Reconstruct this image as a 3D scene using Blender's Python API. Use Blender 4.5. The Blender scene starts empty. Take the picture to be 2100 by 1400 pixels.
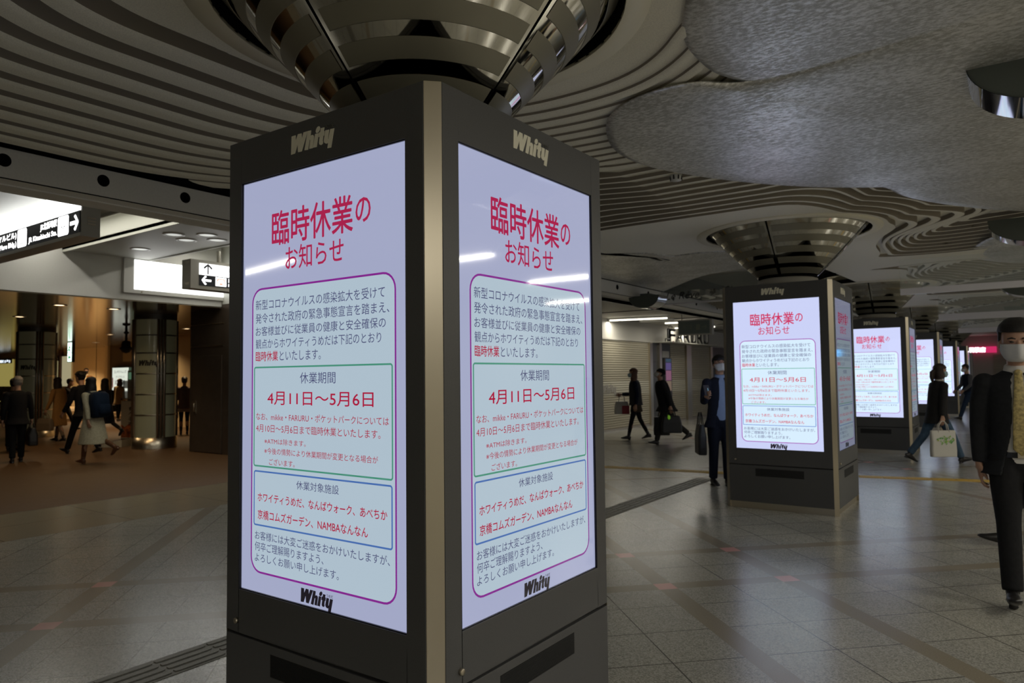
import bpy, bmesh, math, random
from mathutils import Vector, Matrix, noise
R = math.radians
SC = bpy.context.scene
COL = SC.collection
random.seed(7)

# ------------------------------------------------------------------ camera
cam_d = bpy.data.cameras.new('camera'); cam = bpy.data.objects.new('camera', cam_d); COL.objects.link(cam)
F_PX, YAW, PITCH, ROLL, CAM_Z = 1451.43, 0.6183, 0.0482, -0.0115, 1.5
fw = Vector((-math.sin(YAW)*math.cos(PITCH), math.cos(YAW)*math.cos(PITCH), math.sin(PITCH)))
rt0 = Vector((math.cos(YAW), math.sin(YAW), 0)); up0 = rt0.cross(fw)
rt = rt0*math.cos(ROLL) + up0*math.sin(ROLL); up = up0*math.cos(ROLL) - rt0*math.sin(ROLL)
cam.matrix_world = Matrix(((rt.x, up.x, -fw.x, 0), (rt.y, up.y, -fw.y, 0), (rt.z, up.z, -fw.z, CAM_Z), (0, 0, 0, 1)))
cam_d.sensor_width = 36; cam_d.lens = 36*F_PX/2100
cam_d.clip_start = .05; cam_d.clip_end = 200
cam_d.dof.use_dof = True; cam_d.dof.focus_distance = 2.6; cam_d.dof.aperture_fstop = 5.0
SC.camera = cam
# ------------------------------------------------------------------ view, world
SC.view_settings.view_transform = 'Standard'; SC.view_settings.look = 'None'
SC.view_settings.gamma = 1; SC.view_settings.exposure = 0.0; SC.view_settings.use_curve_mapping = False
w = bpy.data.worlds.new('world'); SC.world = w; w.use_nodes = True
w.node_tree.nodes['Background'].inputs[0].default_value = (.9, .95, 1, 1)
w.node_tree.nodes['Background'].inputs[1].default_value = .02

# ------------------------------------------------------------------ materials
MATS = {}
def mat(name, col=(.5, .5, .5), rough=.5, metal=0, spec=.5, emit=None, strength=1, coat=0, alpha=1, trans=0, speck=None, bump=0, bscale=60, attr=False):
    if name in MATS: return MATS[name]
    m = bpy.data.materials.new(name); m.use_nodes = True; nt = m.node_tree; b = nt.nodes['Principled BSDF']
    b.inputs['Base Color'].default_value = (*col, 1); b.inputs['Roughness'].default_value = rough
    b.inputs['Metallic'].default_value = metal; b.inputs['Specular IOR Level'].default_value = spec
    if coat: b.inputs['Coat Weight'].default_value = coat; b.inputs['Coat Roughness'].default_value = .03
    if trans: b.inputs['Transmission Weight'].default_value = trans
    b.inputs['Alpha'].default_value = alpha
    if emit:
        b.inputs['Emission Color'].default_value = (*emit, 1); b.inputs['Emission Strength'].default_value = strength
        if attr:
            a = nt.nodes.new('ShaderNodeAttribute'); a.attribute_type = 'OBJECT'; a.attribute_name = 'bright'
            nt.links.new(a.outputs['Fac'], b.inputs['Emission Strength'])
    if speck or bump:
        tc = nt.nodes.new('ShaderNodeTexCoord'); nz = nt.nodes.new('ShaderNodeTexNoise')
        nz.inputs['Scale'].default_value = bscale; nz.inputs['Detail'].default_value = 4
        nt.links.new(tc.outputs['Object'], nz.inputs['Vector'])
        if speck:
            cr = nt.nodes.new('ShaderNodeValToRGB'); cr.color_ramp.elements[0].position = .35; cr.color_ramp.elements[1].position = .65
            cr.color_ramp.elements[0].color = (*[c*(1-speck) for c in col], 1); cr.color_ramp.elements[1].color = (*[min(1, c*(1+speck)) for c in col], 1)
            nt.links.new(nz.outputs['Fac'], cr.inputs['Fac']); nt.links.new(cr.outputs['Color'], b.inputs['Base Color'])
        if bump:
            bp = nt.nodes.new('ShaderNodeBump'); bp.inputs['Strength'].default_value = bump; bp.inputs['Distance'].default_value = .004
            nt.links.new(nz.outputs['Fac'], bp.inputs['Height']); nt.links.new(bp.outputs['Normal'], b.inputs['Normal'])
    MATS[name] = m; return m

# ------------------------------------------------------------------ mesh builder
class MB:
    def __init__(s): s.v = []; s.f = []; s.m = []; s.sm = []
    def add(s, vs, fs, mi=0, smooth=False, M=None):
        o = len(s.v)
        s.v += [tuple(M @ Vector(v)) if M else tuple(v) for v in vs]
        for f in fs: s.f.append(tuple(i+o for i in f)); s.m.append(mi); s.sm.append(smooth)
        return s
    def box(s, x0, x1, y0, y1, z0, z1, mi=0, M=None):
        vs = [(x0,y0,z0),(x1,y0,z0),(x1,y1,z0),(x0,y1,z0),(x0,y0,z1),(x1,y0,z1),(x1,y1,z1),(x0,y1,z1)]
        return s.add(vs, [(0,3,2,1),(4,5,6,7),(0,1,5,4),(1,2,6,5),(2,3,7,6),(3,0,4,7)], mi, False, M)
    def prism(s, poly, z0, z1, mi=0, M=None, axis='z', caps=True):
        n = len(poly)
        if axis == 'z': lo = [(x,y,z0) for x,y in poly]; hi = [(x,y,z1) for x,y in poly]
        elif axis == 'y': lo = [(x,z0,y) for x,y in poly]; hi = [(x,z1,y) for x,y in poly]
        else: lo = [(z0,x,y) for x,y in poly]; hi = [(z1,x,y) for x,y in poly]
        fs = [(i,(i+1)%n,n+(i+1)%n,n+i) for i in range(n)]
        if caps: fs += [tuple(range(n-1,-1,-1)), tuple(range(n,2*n))]
        return s.add(lo+hi, fs, mi, False, M)
    def loft(s, rings, mi=0, smooth=True, M=None, closed=True, caps=True):
        n = len(rings[0]); vs = [p for r in rings for p in r]; fs = []
        for k in range(len(rings)-1):
            for i in range(n if closed else n-1):
                j = (i+1) % n; fs.append((k*n+i, k*n+j, (k+1)*n+j, (k+1)*n+i))
        if caps and closed: fs += [tuple(range(n-1,-1,-1)), tuple(range((len(rings)-1)*n, len(rings)*n))]
        return s.add(vs, fs, mi, smooth, M)
    def lathe(s, prof, n=48, c=(0,0), mi=0, M=None, a0=0, a1=None, caps=False, smooth=True):
        full = a1 is None
        A = [a0+2*math.pi*i/n for i in range(n)] if full else [a0+(a1-a0)*i/n for i in range(n+1)]
        rings = [[(c[0]+r*math.cos(a), c[1]+r*math.sin(a), z) for a in A] for r, z in prof]
        return s.loft(rings, mi, smooth, M, full, caps and full)
    def tube(s, pts, rad, n=10, mi=0, M=None, smooth=True, flat=1.0, side=None, round_ends=False):
        pts = [Vector(p) for p in pts]
        if not hasattr(rad, '__len__'): rad = [rad]*len(pts)
        rad = [r if hasattr(r, '__len__') else (r, r*flat) for r in rad]
        if round_ends:
            d0 = (pts[0]-pts[1]).normalized(); d1 = (pts[-1]-pts[-2]).normalized()
            p0, p1, r0, r1 = pts[0], pts[-1], rad[0], rad[-1]
            pts = [p0+d0*max(r0)*.9, p0+d0*max(r0)*.55] + pts + [p1+d1*max(r1)*.55, p1+d1*max(r1)*.9]
            rad = [(r0[0]*.3, r0[1]*.3), (r0[0]*.8, r0[1]*.8)] + list(rad) + [(r1[0]*.8, r1[1]*.8), (r1[0]*.3, r1[1]*.3)]
        rings = []; prev = Vector(side) if side else None
        for i, p in enumerate(pts):
            d = (pts[min(i+1,len(pts)-1)] - pts[max(i-1,0)]).normalized()
            if prev is None: prev = Vector((1,0,0)) if abs(d.x) < .8 else Vector((0,1,0))
            u = (prev - d*prev.dot(d)).normalized(); prev = u; v = d.cross(u)
            rings.append([tuple(p + u*rad[i][0]*math.cos(2*math.pi*k/n) + v*rad[i][1]*math.sin(2*math.pi*k/n)) for k in range(n)])
        return s.loft(rings, mi, smooth, M)
    def ball(s, c, r, n=16, m=10, mi=0, M=None):
        r = r if hasattr(r, '__len__') else (r,r,r)
        rings = []
        for k in range(m+1):
            t = -math.pi/2 + math.pi*(k*.98+.01*m)/m
            rings.append([(c[0]+r[0]*math.cos(t)*math.cos(2*math.pi*i/n), c[1]+r[1]*math.cos(t)*math.sin(2*math.pi*i/n), c[2]+r[2]*math.sin(t)) for i in range(n)])
        return s.loft(rings, mi, True, M)
    def mesh(s, name):
        me = bpy.data.meshes.new(name); me.from_pydata(s.v, [], s.f)
        me.polygons.foreach_set('material_index', s.m); me.polygons.foreach_set('use_smooth', s.sm); me.update()
        return me
    def build(s, name, mats, parent=None, bevel=0, loc=None, rotz=0, **tags):
        me = s.mesh(name)
        if bevel or any(len(f) > 4 for f in s.f):
            bm = bmesh.new(); bm.from_mesh(me)
            if bevel:
                bmesh.ops.remove_doubles(bm, verts=bm.verts, dist=1e-5)
                es = [e for e in bm.edges if len(e.link_faces) == 2 and e.calc_face_angle(0) > .6]
                bmesh.ops.bevel(bm, geom=es, offset=bevel, segments=2, affect='EDGES', profile=.5)
            ng = [f for f in bm.faces if len(f.verts) > 4]
            if ng: bmesh.ops.triangulate(bm, faces=ng)
            bm.to_mesh(me); bm.free()
        return link(name, me, mats, parent, loc, rotz, **tags)

def link(name, me, mats=None, parent=None, loc=None, rotz=0, **tags):
    o = bpy.data.objects.new(name, me); COL.objects.link(o)
    if mats is not None and not len(me.materials):
        for m in (mats if isinstance(mats, (list, tuple)) else [mats]): me.materials.append(m)
    if parent is not None: o.parent = parent
    if loc is not None: o.location = loc
    if rotz: o.rotation_euler.z = rotz
    for k, v in tags.items(): o[k] = v
    return o
def thing(name, label, cat, loc=(0,0,0), rotz=0, group=None):
    o = bpy.data.objects.new(name, None); COL.objects.link(o); o.location = loc; o.rotation_euler.z = rotz
    o.empty_display_size = .1; o['label'] = label; o['category'] = cat
    if group: o['group'] = group
    return o
def copy_tree(o, parent=None):
    c = o.copy(); COL.objects.link(c)
    if parent is not None: c.parent = parent
    for ch in o.children: copy_tree(ch, c)
    return c
S = dict(kind='structure')

# ------------------------------------------------------------------ lettering
_TX = {}
def text_flat(txt, weight=0.0, res=3):
    key = (txt, weight, res)
    if key in _TX: return _TX[key]
    c = bpy.data.curves.new('lettering', 'FONT'); c.body = txt; c.size = 1; c.resolution_u = res; c.offset = weight
    o = bpy.data.objects.new('lettering', c); COL.objects.link(o)
    dg = bpy.context.evaluated_depsgraph_get(); dg.update()
    me = bpy.data.meshes.new_from_object(o.evaluated_get(dg))
    vs = [(v.co.x, v.co.y) for v in me.vertices]; fs = [tuple(p.vertices) for p in me.polygons]
    bpy.data.objects.remove(o); bpy.data.meshes.remove(me); bpy.data.curves.remove(c)
    _TX[key] = (vs, fs); return vs, fs
def put_text(mb, txt, x0, x1, z0, z1, y, mi=0, weight=0, M=None, shear=0, res=3):
    """ink box of txt fitted into x0..x1, z0..z1 on the plane y (facing -y); weight thickens the strokes"""
    vs, fs = text_flat(txt, 0, res)
    a0 = min(v[0] for v in vs); a1 = max(v[0] for v in vs); b0 = min(v[1] for v in vs); b1 = max(v[1] for v in vs)
    sx = (x1-x0)/(a1-a0); sz = (z1-z0)/(b1-b0)
    for dx, dz in (((0, 0),) if weight <= 0 else ((-weight, 0), (weight, 0), (0, -weight), (0, weight))):
        mb.add([(x0+(v[0]-a0+dx)*sx + shear*(v[1]-b0)*sz, y, z0+(v[1]-b0+dz)*sz) for v in vs], fs, mi, False, M)
WHITY = {'W': [(-124,45),(-101,45),(-100,22),(-86,46),(-65,45),(-63,21),(-53,46),(-30,46),(-64,-25),(-85,-24),(-88,10),(-104,-25),(-127,-26)],
 'h': [(-28,46),(-9,45),(-13,23),(-6,26),(2,25),(7,20),(7,12),(0,-25),(-19,-24),(-13,8),(-15,11),(-18,8),(-27,-26),(-47,-24)],
 'i': [(15,26),(34,25),(23,-25),(3,-24)],
 't': [(47,41),(66,40),(63,27),(68,26),(65,10),(60,9),(57,-9),(59,-12),(57,-20),(48,-23),(39,-19),(37,-12),(41,10),(34,10),(37,27),(44,27)],
 'y': [(73,27),(92,26),(87,-8),(90,-10),(100,26),(121,25),(104,-43),(84,-42),(88,-23),(77,-24),(67,-18),(64,-10)]}
def whity(mb, cx, cz, y, sc=1.0, th=.002, mi=0, ume=True, M=None):
    k = sc*.001
    for p in WHITY.values():
        mb.prism([(cx+a*k, cz+b*k) for a, b in p], y-th, y, mi, M, axis='y')
    mb.prism([(cx+(30+11*math.cos(t)+4*math.sin(t))*k, cz+(39+12*math.sin(t))*k) for t in [i*math.pi/8 for i in range(16)]], y-th, y, mi, M, axis='y')
    if ume: put_text(mb, 'うめだ', cx+.073*sc, cx+.122*sc, cz+.030*sc, cz+.045*sc, y-th, mi, .01, M)
# ------------------------------------------------------------------ floor
def math_node(nt, op, a, b=None, c=None):
    n = nt.nodes.new('ShaderNodeMath'); n.operation = op
    for i, v in enumerate((a, b, c)):
        if v is None: continue
        if isinstance(v, (int, float)): n.inputs[i].default_value = v
        else: nt.links.new(v, n.inputs[i])
    return n.outputs[0]
def mix(nt, fac, a, b):
    n = nt.nodes.new('ShaderNodeMix'); n.data_type = 'RGBA'
    if isinstance(fac, (int, float)): n.inputs[0].default_value = fac
    else: nt.links.new(fac, n.inputs[0])
    for i, v in ((6, a), (7, b)):
        if isinstance(v, tuple): n.inputs[i].default_value = (*v, 1)
        else: nt.links.new(v, n.inputs[i])
    return n.outputs[2]
def floor_material():
    m = bpy.data.materials.new('stone_floor'); m.use_nodes = True; nt = m.node_tree; b = nt.nodes['Principled BSDF']
    geo = nt.nodes.new('ShaderNodeNewGeometry'); sep = nt.nodes.new('ShaderNodeSeparateXYZ'); nt.links.new(geo.outputs['Position'], sep.inputs[0])
    X, Y = sep.outputs[0], sep.outputs[1]
    s_ = math_node(nt, 'ADD', X, Y); d_ = math_node(nt, 'SUBTRACT', X, Y)
    def lines(v, phase, per, hw):
        t = math_node(nt, 'SUBTRACT', v, phase); t = math_node(nt, 'PINGPONG', t, per/2); return math_node(nt, 'LESS_THAN', t, hw)
    def band(v, cs, hw):
        out = None
        for c in cs:
            t = math_node(nt, 'COMPARE', v, c, hw); out = t if out is None else math_node(nt, 'MAXIMUM', out, t)
        return out
    bs = band(s_, (-2.97, 2.68, 4.0, 9.68, 11.0, 16.6, 18.0), .095); bd = band(d_, (-1.1, .15, -8.09, -6.84, -13.85, -15.1, -20.8, -22.1), .095)
    js = lines(s_, 2.02, .665, .0055); jd = lines(d_, -5.04, .61, .0055)
    strip = math_node(nt, 'MAXIMUM', bs, bd); joint = math_node(nt, 'MULTIPLY', math_node(nt, 'MAXIMUM', js, jd), math_node(nt, 'SUBTRACT', 1, strip))
    def nz(scale, det=3):
        n = nt.nodes.new('ShaderNodeTexNoise'); n.inputs['Scale'].default_value = scale; n.inputs['Detail'].default_value = det
        nt.links.new(geo.outputs['Position'], n.inputs['Vector']); return n.outputs['Fac']
    def ramp(f, p0, c0, p1, c1):
        r = nt.nodes.new('ShaderNodeValToRGB'); e = r.color_ramp.elements
        e[0].position = p0; e[0].color = (*c0, 1); e[1].position = p1; e[1].color = (*c1, 1); nt.links.new(f, r.inputs[0]); return r.outputs[0]
    vo = nt.nodes.new('ShaderNodeTexVoronoi'); vo.inputs['Scale'].default_value = 150; nt.links.new(geo.outputs['Position'], vo.inputs['Vector'])
    sp_ = nt.nodes.new('ShaderNodeSeparateColor'); nt.links.new(vo.outputs['Color'], sp_.inputs[0])
    gran = ramp(math_node(nt, 'ADD', math_node(nt, 'MULTIPLY', sp_.outputs[0], .7), math_node(nt, 'MULTIPLY', nz(40, 3), .3)), .12, (.19, .183, .16), .72, (.42, .41, .365))
    big = ramp(nz(1.3, 2), .3, (.9, .9, .9), .7, (1.05, 1.04, 1.0))
    mu = nt.nodes.new('ShaderNodeMix'); mu.data_type = 'RGBA'; mu.blend_type = 'MULTIPLY'; mu.inputs[0].default_value = 1
    nt.links.new(gran, mu.inputs[6]); nt.links.new(big, mu.inputs[7])
    col = mix(nt, math_node(nt, 'MAXIMUM', bs, bd), mu.outputs[2], ramp(nz(120), .3, (.215, .185, .135), .7, (.265, .23, .17)))
    col = mix(nt, math_node(nt, 'MULTIPLY', bs, bd), col, (.60, .30, .27))
    col = mix(nt, joint, col, (.07, .065, .055))
    # border tiles and carpet before the side passage
    near = math_node(nt, 'LESS_THAN', Y, 8.2)
    bord = math_node(nt, 'MULTIPLY', math_node(nt, 'LESS_THAN', X, -7.78), near)
    bj = math_node(nt, 'MAXIMUM', lines(Y, .3, 1.2, .005), lines(X, -7.78, .8, .004))
    col = mix(nt, bord, col, mix(nt, bj, ramp(nz(90), .3, (.23, .19, .125), .7, (.30, .25, .17)), (.06, .05, .035)))
    carp = math_node(nt, 'LESS_THAN', X, -9.4); carp = math_node(nt, 'MULTIPLY', carp, math_node(nt, 'LESS_THAN', Y, math_node(nt, 'ADD', 8.2, math_node(nt, 'MULTIPLY', math_node(nt, 'LESS_THAN', X, -14.0), 40))))
    col = mix(nt, carp, col, ramp(nz(220), .3, (.10, .050, .018), .7, (.14, .074, .030)))
    nt.links.new(col, b.inputs['Base Color'])
    rg = math_node(nt, 'ADD', .215, math_node(nt, 'MULTIPLY', carp, .22)); rg = math_node(nt, 'ADD', rg, math_node(nt, 'MULTIPLY', nz(8), .06))
    nt.links.new(rg, b.inputs['Roughness']); b.inputs['Specular IOR Level'].default_value = .62
    return m
fb = MB(); fb.box(-45, 7, -9, 45, -.2, 0); fb.build('floor', floor_material(), **S)

m_paver = mat('guide_paver', (.19, .18, .15), .5, speck=.2, bscale=150)
m_yel = mat('guide_yellow', (.55, .36, .06), .5, speck=.1)
def guide_strip(pts, width, m, label, name='tactile_paving', bars=True):
    mb = MB()
    for (x0, y0), (x1, y1) in zip(pts, pts[1:]):
        L = math.hypot(x1-x0, y1-y0); ang = math.atan2(y1-y0, x1-x0)
        M = Matrix.Translation((x0, y0, 0)) @ Matrix.Rotation(ang, 4, 'Z')
        mb.box(0, L, -width/2, width/2, 0, .003, 0, M)
        n = int(L/.3)
        for i in range(n):
            for k in range(4):
                yc = (k-1.5)*width/4.2; xc = i*.3+.01
                mb.prism([(xc, yc-.012), (xc+.02, yc-.018), (xc+.26, yc-.018), (xc+.28, yc-.012), (xc+.28, yc+.012), (xc+.26, yc+.018), (xc+.02, yc+.018), (xc, yc+.012)], .003, .008, 0, M)
    return mb.build(name, m, label=label, category='tactile paving')
guide_strip([(-3.68, -1), (-3.68, 9.9)], .27, m_paver, 'grey ribbed tactile guide strip set in the tiles past the big kiosk')
guide_strip([(-8.7, 10.1), (-5.5, 10.33), (-3.4, 10.62)], .24, m_yel, 'yellow tactile strip crossing the floor toward the shutters')
guide_strip([(-1.9, 11.2), (1.6, 12.1)], .2, m_yel, 'yellow tactile strip under the woman with the white tote bag')

# ------------------------------------------------------------------ terraced ceiling
Z0 = 3.13; STEP = .02; NLEV = 11
PIL = [(-2.1085, 2.2955), (-2.1365, 8.568), (-2.148, 15.11), (-2.148, 21.34), (-2.148, 28.03), (-2.148, 34.3), (-2.108, -4.0)]
def lev_one(x, y, c):
    dx, dy = x-c[0], y-c[1]
    ul = (-dx-(1.02 if c[1] < 5 or c[1] > 12 else 3.1))/.33
    amp = .16+.42*max(0, min(1, (dx-.8)/1.0))
    ur = (dx-.80-amp*math.cos((dy-.35)*2*math.pi/3.14))/.13
    k = 1/(1+math.exp(-dx*5)); u = ul*(1-k)+ur*k
    fy, ny = (1.15 if c[1] < 5 else 2.75), (1.5 if c[1] < 12 else 2.5)
    v = ((dy-fy)/.17) if dy > 0 else ((-dy-ny)/.16)
    off, p = 6.0, 2.6
    a = max(u+off, 0); b = max(v+off, 0)
    return min((a**p+b**p)**(1/p)-off, (math.hypot(dx, dy)-1.06)*9)
def lev(x, y):
    ls = sorted([lev_one(x, y, c) for c in PIL if abs(y-c[1]) < 7.5]+[(abs(y-t)-.55-.12*math.sin(x*2.2))/.15 for t in (11.85, 18.15, 24.65)])
    return ls[0] if len(ls) == 1 or ls[1]-ls[0] > 1.5 else -math.log(math.exp(-ls[0]*2)+math.exp(-ls[1]*2))/2
BR_T = (0, .6, .66, .76, 1.0)
def westness(x, y):
    c = min(PIL, key=lambda c: abs(y-c[1])); dx, dy = x-c[0], y-c[1]
    return max(0, min(1, (-dx-.6)/.6))*max(0, min(1, 2.4-abs(dy)*.6))
def band_z(i, q, t, x, y):
    """underside height in terrace i: piece 0 is the groove, pieces 1-3 the rounded ridge"""
    if i < 0: return Z0
    w = westness(x, y); c = min(PIL, key=lambda c: abs(y-c[1])); e = max(0, min(1, (x-c[0]-.3)/.6)) if c[1] > 5 else 0
    z = Z0+(.009+.010*w+.012*e)*i; h = .024+.11*w+.035*e
    if q == 0: return z+h
    r = .008+.010*w
    if t < .66: return z+r-(r*.65)*(t-.6)/.06
    if t < .76: return z+r*.35*(1-(t-.66)/.10)
    return z
def terrace():
    xs = []; x = -6.1
    while x < 1.62: xs.append(x); x += .075 if x < -1.4 else .045
    ys = []; y = -2.4
    while y < 31: ys.append(y); y += .07 if y < 13 else .16
    V = [[lev(x, y) for y in ys] for x in xs]
    verts = []; vid = {}; faces = []; mi = []
    def vert(key, x, y, z):
        k = (key, round(x, 4), round(y, 4))
        if k not in vid: vid[k] = len(verts); verts.append((x, y, z))
        return vid[k]
    def clip(poly, lo, hi):
        for lim, sgn in ((lo, 1), (hi, -1)):
            out = []
            for a, b in zip(poly, poly[1:]+poly[:1]):
                ia = (a[2]-lim)*sgn >= 0; ib = (b[2]-lim)*sgn >= 0
                if ia: out.append(a)
                if ia != ib:
                    t = (lim-a[2])/(b[2]-a[2]); out.append((a[0]+(b[0]-a[0])*t, a[1]+(b[1]-a[1])*t, lim))
            poly = out
            if len(poly) < 3: return []
        return poly
    CUT = [(-6.2, 5.9), (-5.02, 6.7), (-4.71, 7.58), (-4.47, 8.47), (-4.2, 8.62), (-3.96, 8.76), (-3.81, 9.21), (-3.45, 9.17), (-3.07, 9.27), (-2.73, 9.69), (-2.4, 12), (-2.2, 17)]
    def edge_y(x):
        for (xa, ya), (xb, yb) in zip(CUT, CUT[1:]):
            if x <= xb: return ya+(yb-ya)*(x-xa)/(xb-xa)
        return 99
    def cut(poly):
        out = []; D = lambda p: edge_y(p[0])-p[1]
        for a, b in zip(poly, poly[1:]+poly[:1]):
            da, db = D(a), D(b)
            if da >= 0: out.append(a)
            if (da >= 0) != (db >= 0):
                t = da/(da-db); out.append((a[0]+(b[0]-a[0])*t, a[1]+(b[1]-a[1])*t, a[2]+(b[2]-a[2])*t))
        return out
    def hole(poly, c):
        out = []; r2 = .905
        D = lambda p: math.hypot(p[0]-c[0], p[1]-c[1])-r2
        for a, b in zip(poly, poly[1:]+poly[:1]):
            da, db = D(a), D(b)
            if da >= 0: out.append(a)
            if (da >= 0) != (db >= 0):
                t = da/(da-db); out.append((a[0]+(b[0]-a[0])*t, a[1]+(b[1]-a[1])*t, a[2]+(b[2]-a[2])*t))
        return out
    for i in range(len(xs)-1):
        for j in range(len(ys)-1):
            q = [(xs[i], ys[j], V[i][j]), (xs[i+1], ys[j], V[i+1][j]), (xs[i+1], ys[j+1], V[i+1][j+1]), (xs[i], ys[j+1], V[i][j+1])]
            c = min(PIL, key=lambda c: (c[0]-xs[i])**2+(c[1]-ys[j])**2)
            near = math.hypot(xs[i]-c[0], ys[j]-c[1]) < 1.1
            for tri in ((q[0], q[1], q[2]), (q[0], q[2], q[3])):
                lo = min(p[2] for p in tri); hi = max(p[2] for p in tri)
                for k in range(max(-1, math.floor(lo)), max(-1, min(NLEV, math.floor(hi)))+1):
                    for q_ in range(1 if k == -1 or k == NLEV else 4):
                        a = -99 if k == -1 else k+BR_T[q_]; b = 99 if k == NLEV else (0 if k == -1 else k+BR_T[q_+1])
                        if a > hi or b < lo: continue
                        po = clip(list(tri), a, b)
                        if near and po: po = hole(po, c)
                        if po and xs[i] < -2.2 and 5.5 < ys[j] < 15.5: po = cut(po)
                        if len(po) < 3: continue
                        grp = 'g' if q_ == 0 else 'r'; ids = []
                        for p in po:
                            t = min(1, max(0, p[2]-k)); t = t if q_ == 0 else max(t, .6)
                            v = vert((k, grp), p[0], p[1], band_z(k, q_, t, p[0], p[1]))
                            if not ids or (v != ids[-1] and v != ids[0]): ids.append(v)
                        if len(ids) >= 3: faces.append(tuple(reversed(ids))); mi.append(0)
                        if k == NLEV: continue
                        for lim, kind in ((b, 'hi'), (a, 'mid')):
                            if kind == 'hi' and not (k == -1 or q_ == 3): continue
                            if kind == 'mid' and q_ != 1: continue
                            for p, r in zip(po, po[1:]+po[:1]):
                                if abs(p[2]-lim) < 1e-9 and abs(r[2]-lim) < 1e-9 and math.hypot(p[0]-r[0], p[1]-r[1]) > 1e-5:
                                    if kind == 'hi': za = lambda v: (band_z(k, 3, 1, v[0], v[1]), band_z(k+1, 0, 0, v[0], v[1]))
                                    else: za = lambda v: (band_z(k, 1, .6, v[0], v[1]), band_z(k, 0, .6, v[0], v[1]))
                                    i0 = vert(('a', k, kind), p[0], p[1], za(p)[0]); i1 = vert(('a', k, kind), r[0], r[1], za(r)[0])
                                    j0 = vert(('b', k, kind), p[0], p[1], za(p)[1]); j1 = vert(('b', k, kind), r[0], r[1], za(r)[1])
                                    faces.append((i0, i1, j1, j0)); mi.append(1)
    me = bpy.data.meshes.new('ceiling'); me.from_pydata(verts, [], faces)
    me.polygons.foreach_set('use_smooth', [True]*len(me.polygons)); me.polygons.foreach_set('material_index', mi); me.update()
    return me
m_ceil = mat('ceiling_plaster', (.80, .765, .64), .6, spec=.35, speck=.07, bscale=140, bump=.15)
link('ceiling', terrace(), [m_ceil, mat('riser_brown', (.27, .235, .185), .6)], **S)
cb = MB(); cb.box(-6.4, 7, -9, 45, 3.75, 3.9); cb.box(1.6, 7, -9, 45, 3.3, 3.4); cb.box(-6.4, 1.7, -9, -2.4, 3.3, 3.4); cb.box(-6.4, 1.7, 30.9, 45, 3.2, 3.3)
cb.build('ceiling', m_ceil, **S)
# recess rings around the capitals
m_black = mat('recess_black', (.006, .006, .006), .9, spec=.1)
m_ring = mat('ring_trim', (.80, .76, .62), .5)
for k, c in enumerate(PIL):
    rb = MB(); rb.lathe([(.905, 3.115), (1.015, 3.122), (1.015, 3.132), (.905, 3.132), (.905, 3.115)], 72, c)
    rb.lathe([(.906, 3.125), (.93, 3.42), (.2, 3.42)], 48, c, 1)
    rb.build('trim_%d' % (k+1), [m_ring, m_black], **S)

# mottled cloud panels under the ceiling
def mottle():
    m = bpy.data.materials.new('mottled_silver'); m.use_nodes = True; nt = m.node_tree; b = nt.nodes['Principled BSDF']
    tc = nt.nodes.new('ShaderNodeTexCoord'); mp = nt.nodes.new('ShaderNodeMapping'); mp.inputs['Scale'].default_value = (1, 1.9, 1); mp.inputs['Rotation'].default_value = (0, 0, R(35))
    nt.links.new(tc.outputs['Object'], mp.inputs[0])
    n1 = nt.nodes.new('ShaderNodeTexNoise'); n1.inputs['Scale'].default_value = 26; n1.inputs['Detail'].default_value = 6; n1.inputs['Roughness'].default_value = .7
    n2 = nt.nodes.new('ShaderNodeTexNoise'); n2.inputs['Scale'].default_value = 2.2; n2.inputs['Detail'].default_value = 2
    nt.links.new(mp.outputs[0], n1.inputs['Vector']); nt.links.new(tc.outputs['Object'], n2.inputs['Vector'])
    t = math_node(nt, 'ADD', n1.outputs['Fac'], math_node(nt, 'MULTIPLY', math_node(nt, 'SUBTRACT', n2.outputs['Fac'], .5), .25))
    r = nt.nodes.new('ShaderNodeValToRGB'); e = r.color_ramp.elements; e[0].position = .42; e[0].color = (.48, .475, .44, 1); e[1].position = .6; e[1].color = (.88, .875, .86, 1)
    nt.links.new(t, r.inputs[0]); nt.links.new(r.outputs[0], b.inputs['Base Color'])
    b.inputs['Metallic'].default_value = .55
    nt.links.new(math_node(nt, 'SUBTRACT', .66, math_node(nt, 'MULTIPLY', t, .5)), b.inputs['Roughness'])
    bp = nt.nodes.new('ShaderNodeBump'); bp.inputs['Strength'].default_value = .25; bp.inputs['Distance'].default_value = .003
    nt.links.new(n1.outputs['Fac'], bp.inputs['Height']); nt.links.new(bp.outputs[0], b.inputs['Normal'])
    return m
m_mot = mottle()
def catmull(pts, n=6, closed=True):
    out = []; N = len(pts)
    for i in range(N if closed else N-1):
        g = lambda k: Vector(pts[k % N] if closed else pts[max(0, min(N-1, k))])
        p0, p1, p2, p3 = g(i-1), g(i), g(i+1), g(i+2)
        for k in range(n):
            t = k/n; out.append(tuple(.5*((2*p1)+(p2-p0)*t+(2*p0-5*p1+4*p2-p3)*t*t+(3*p1-p0-3*p2+p3)*t**3)))
    return out if closed else out+[tuple(pts[-1])]
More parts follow.
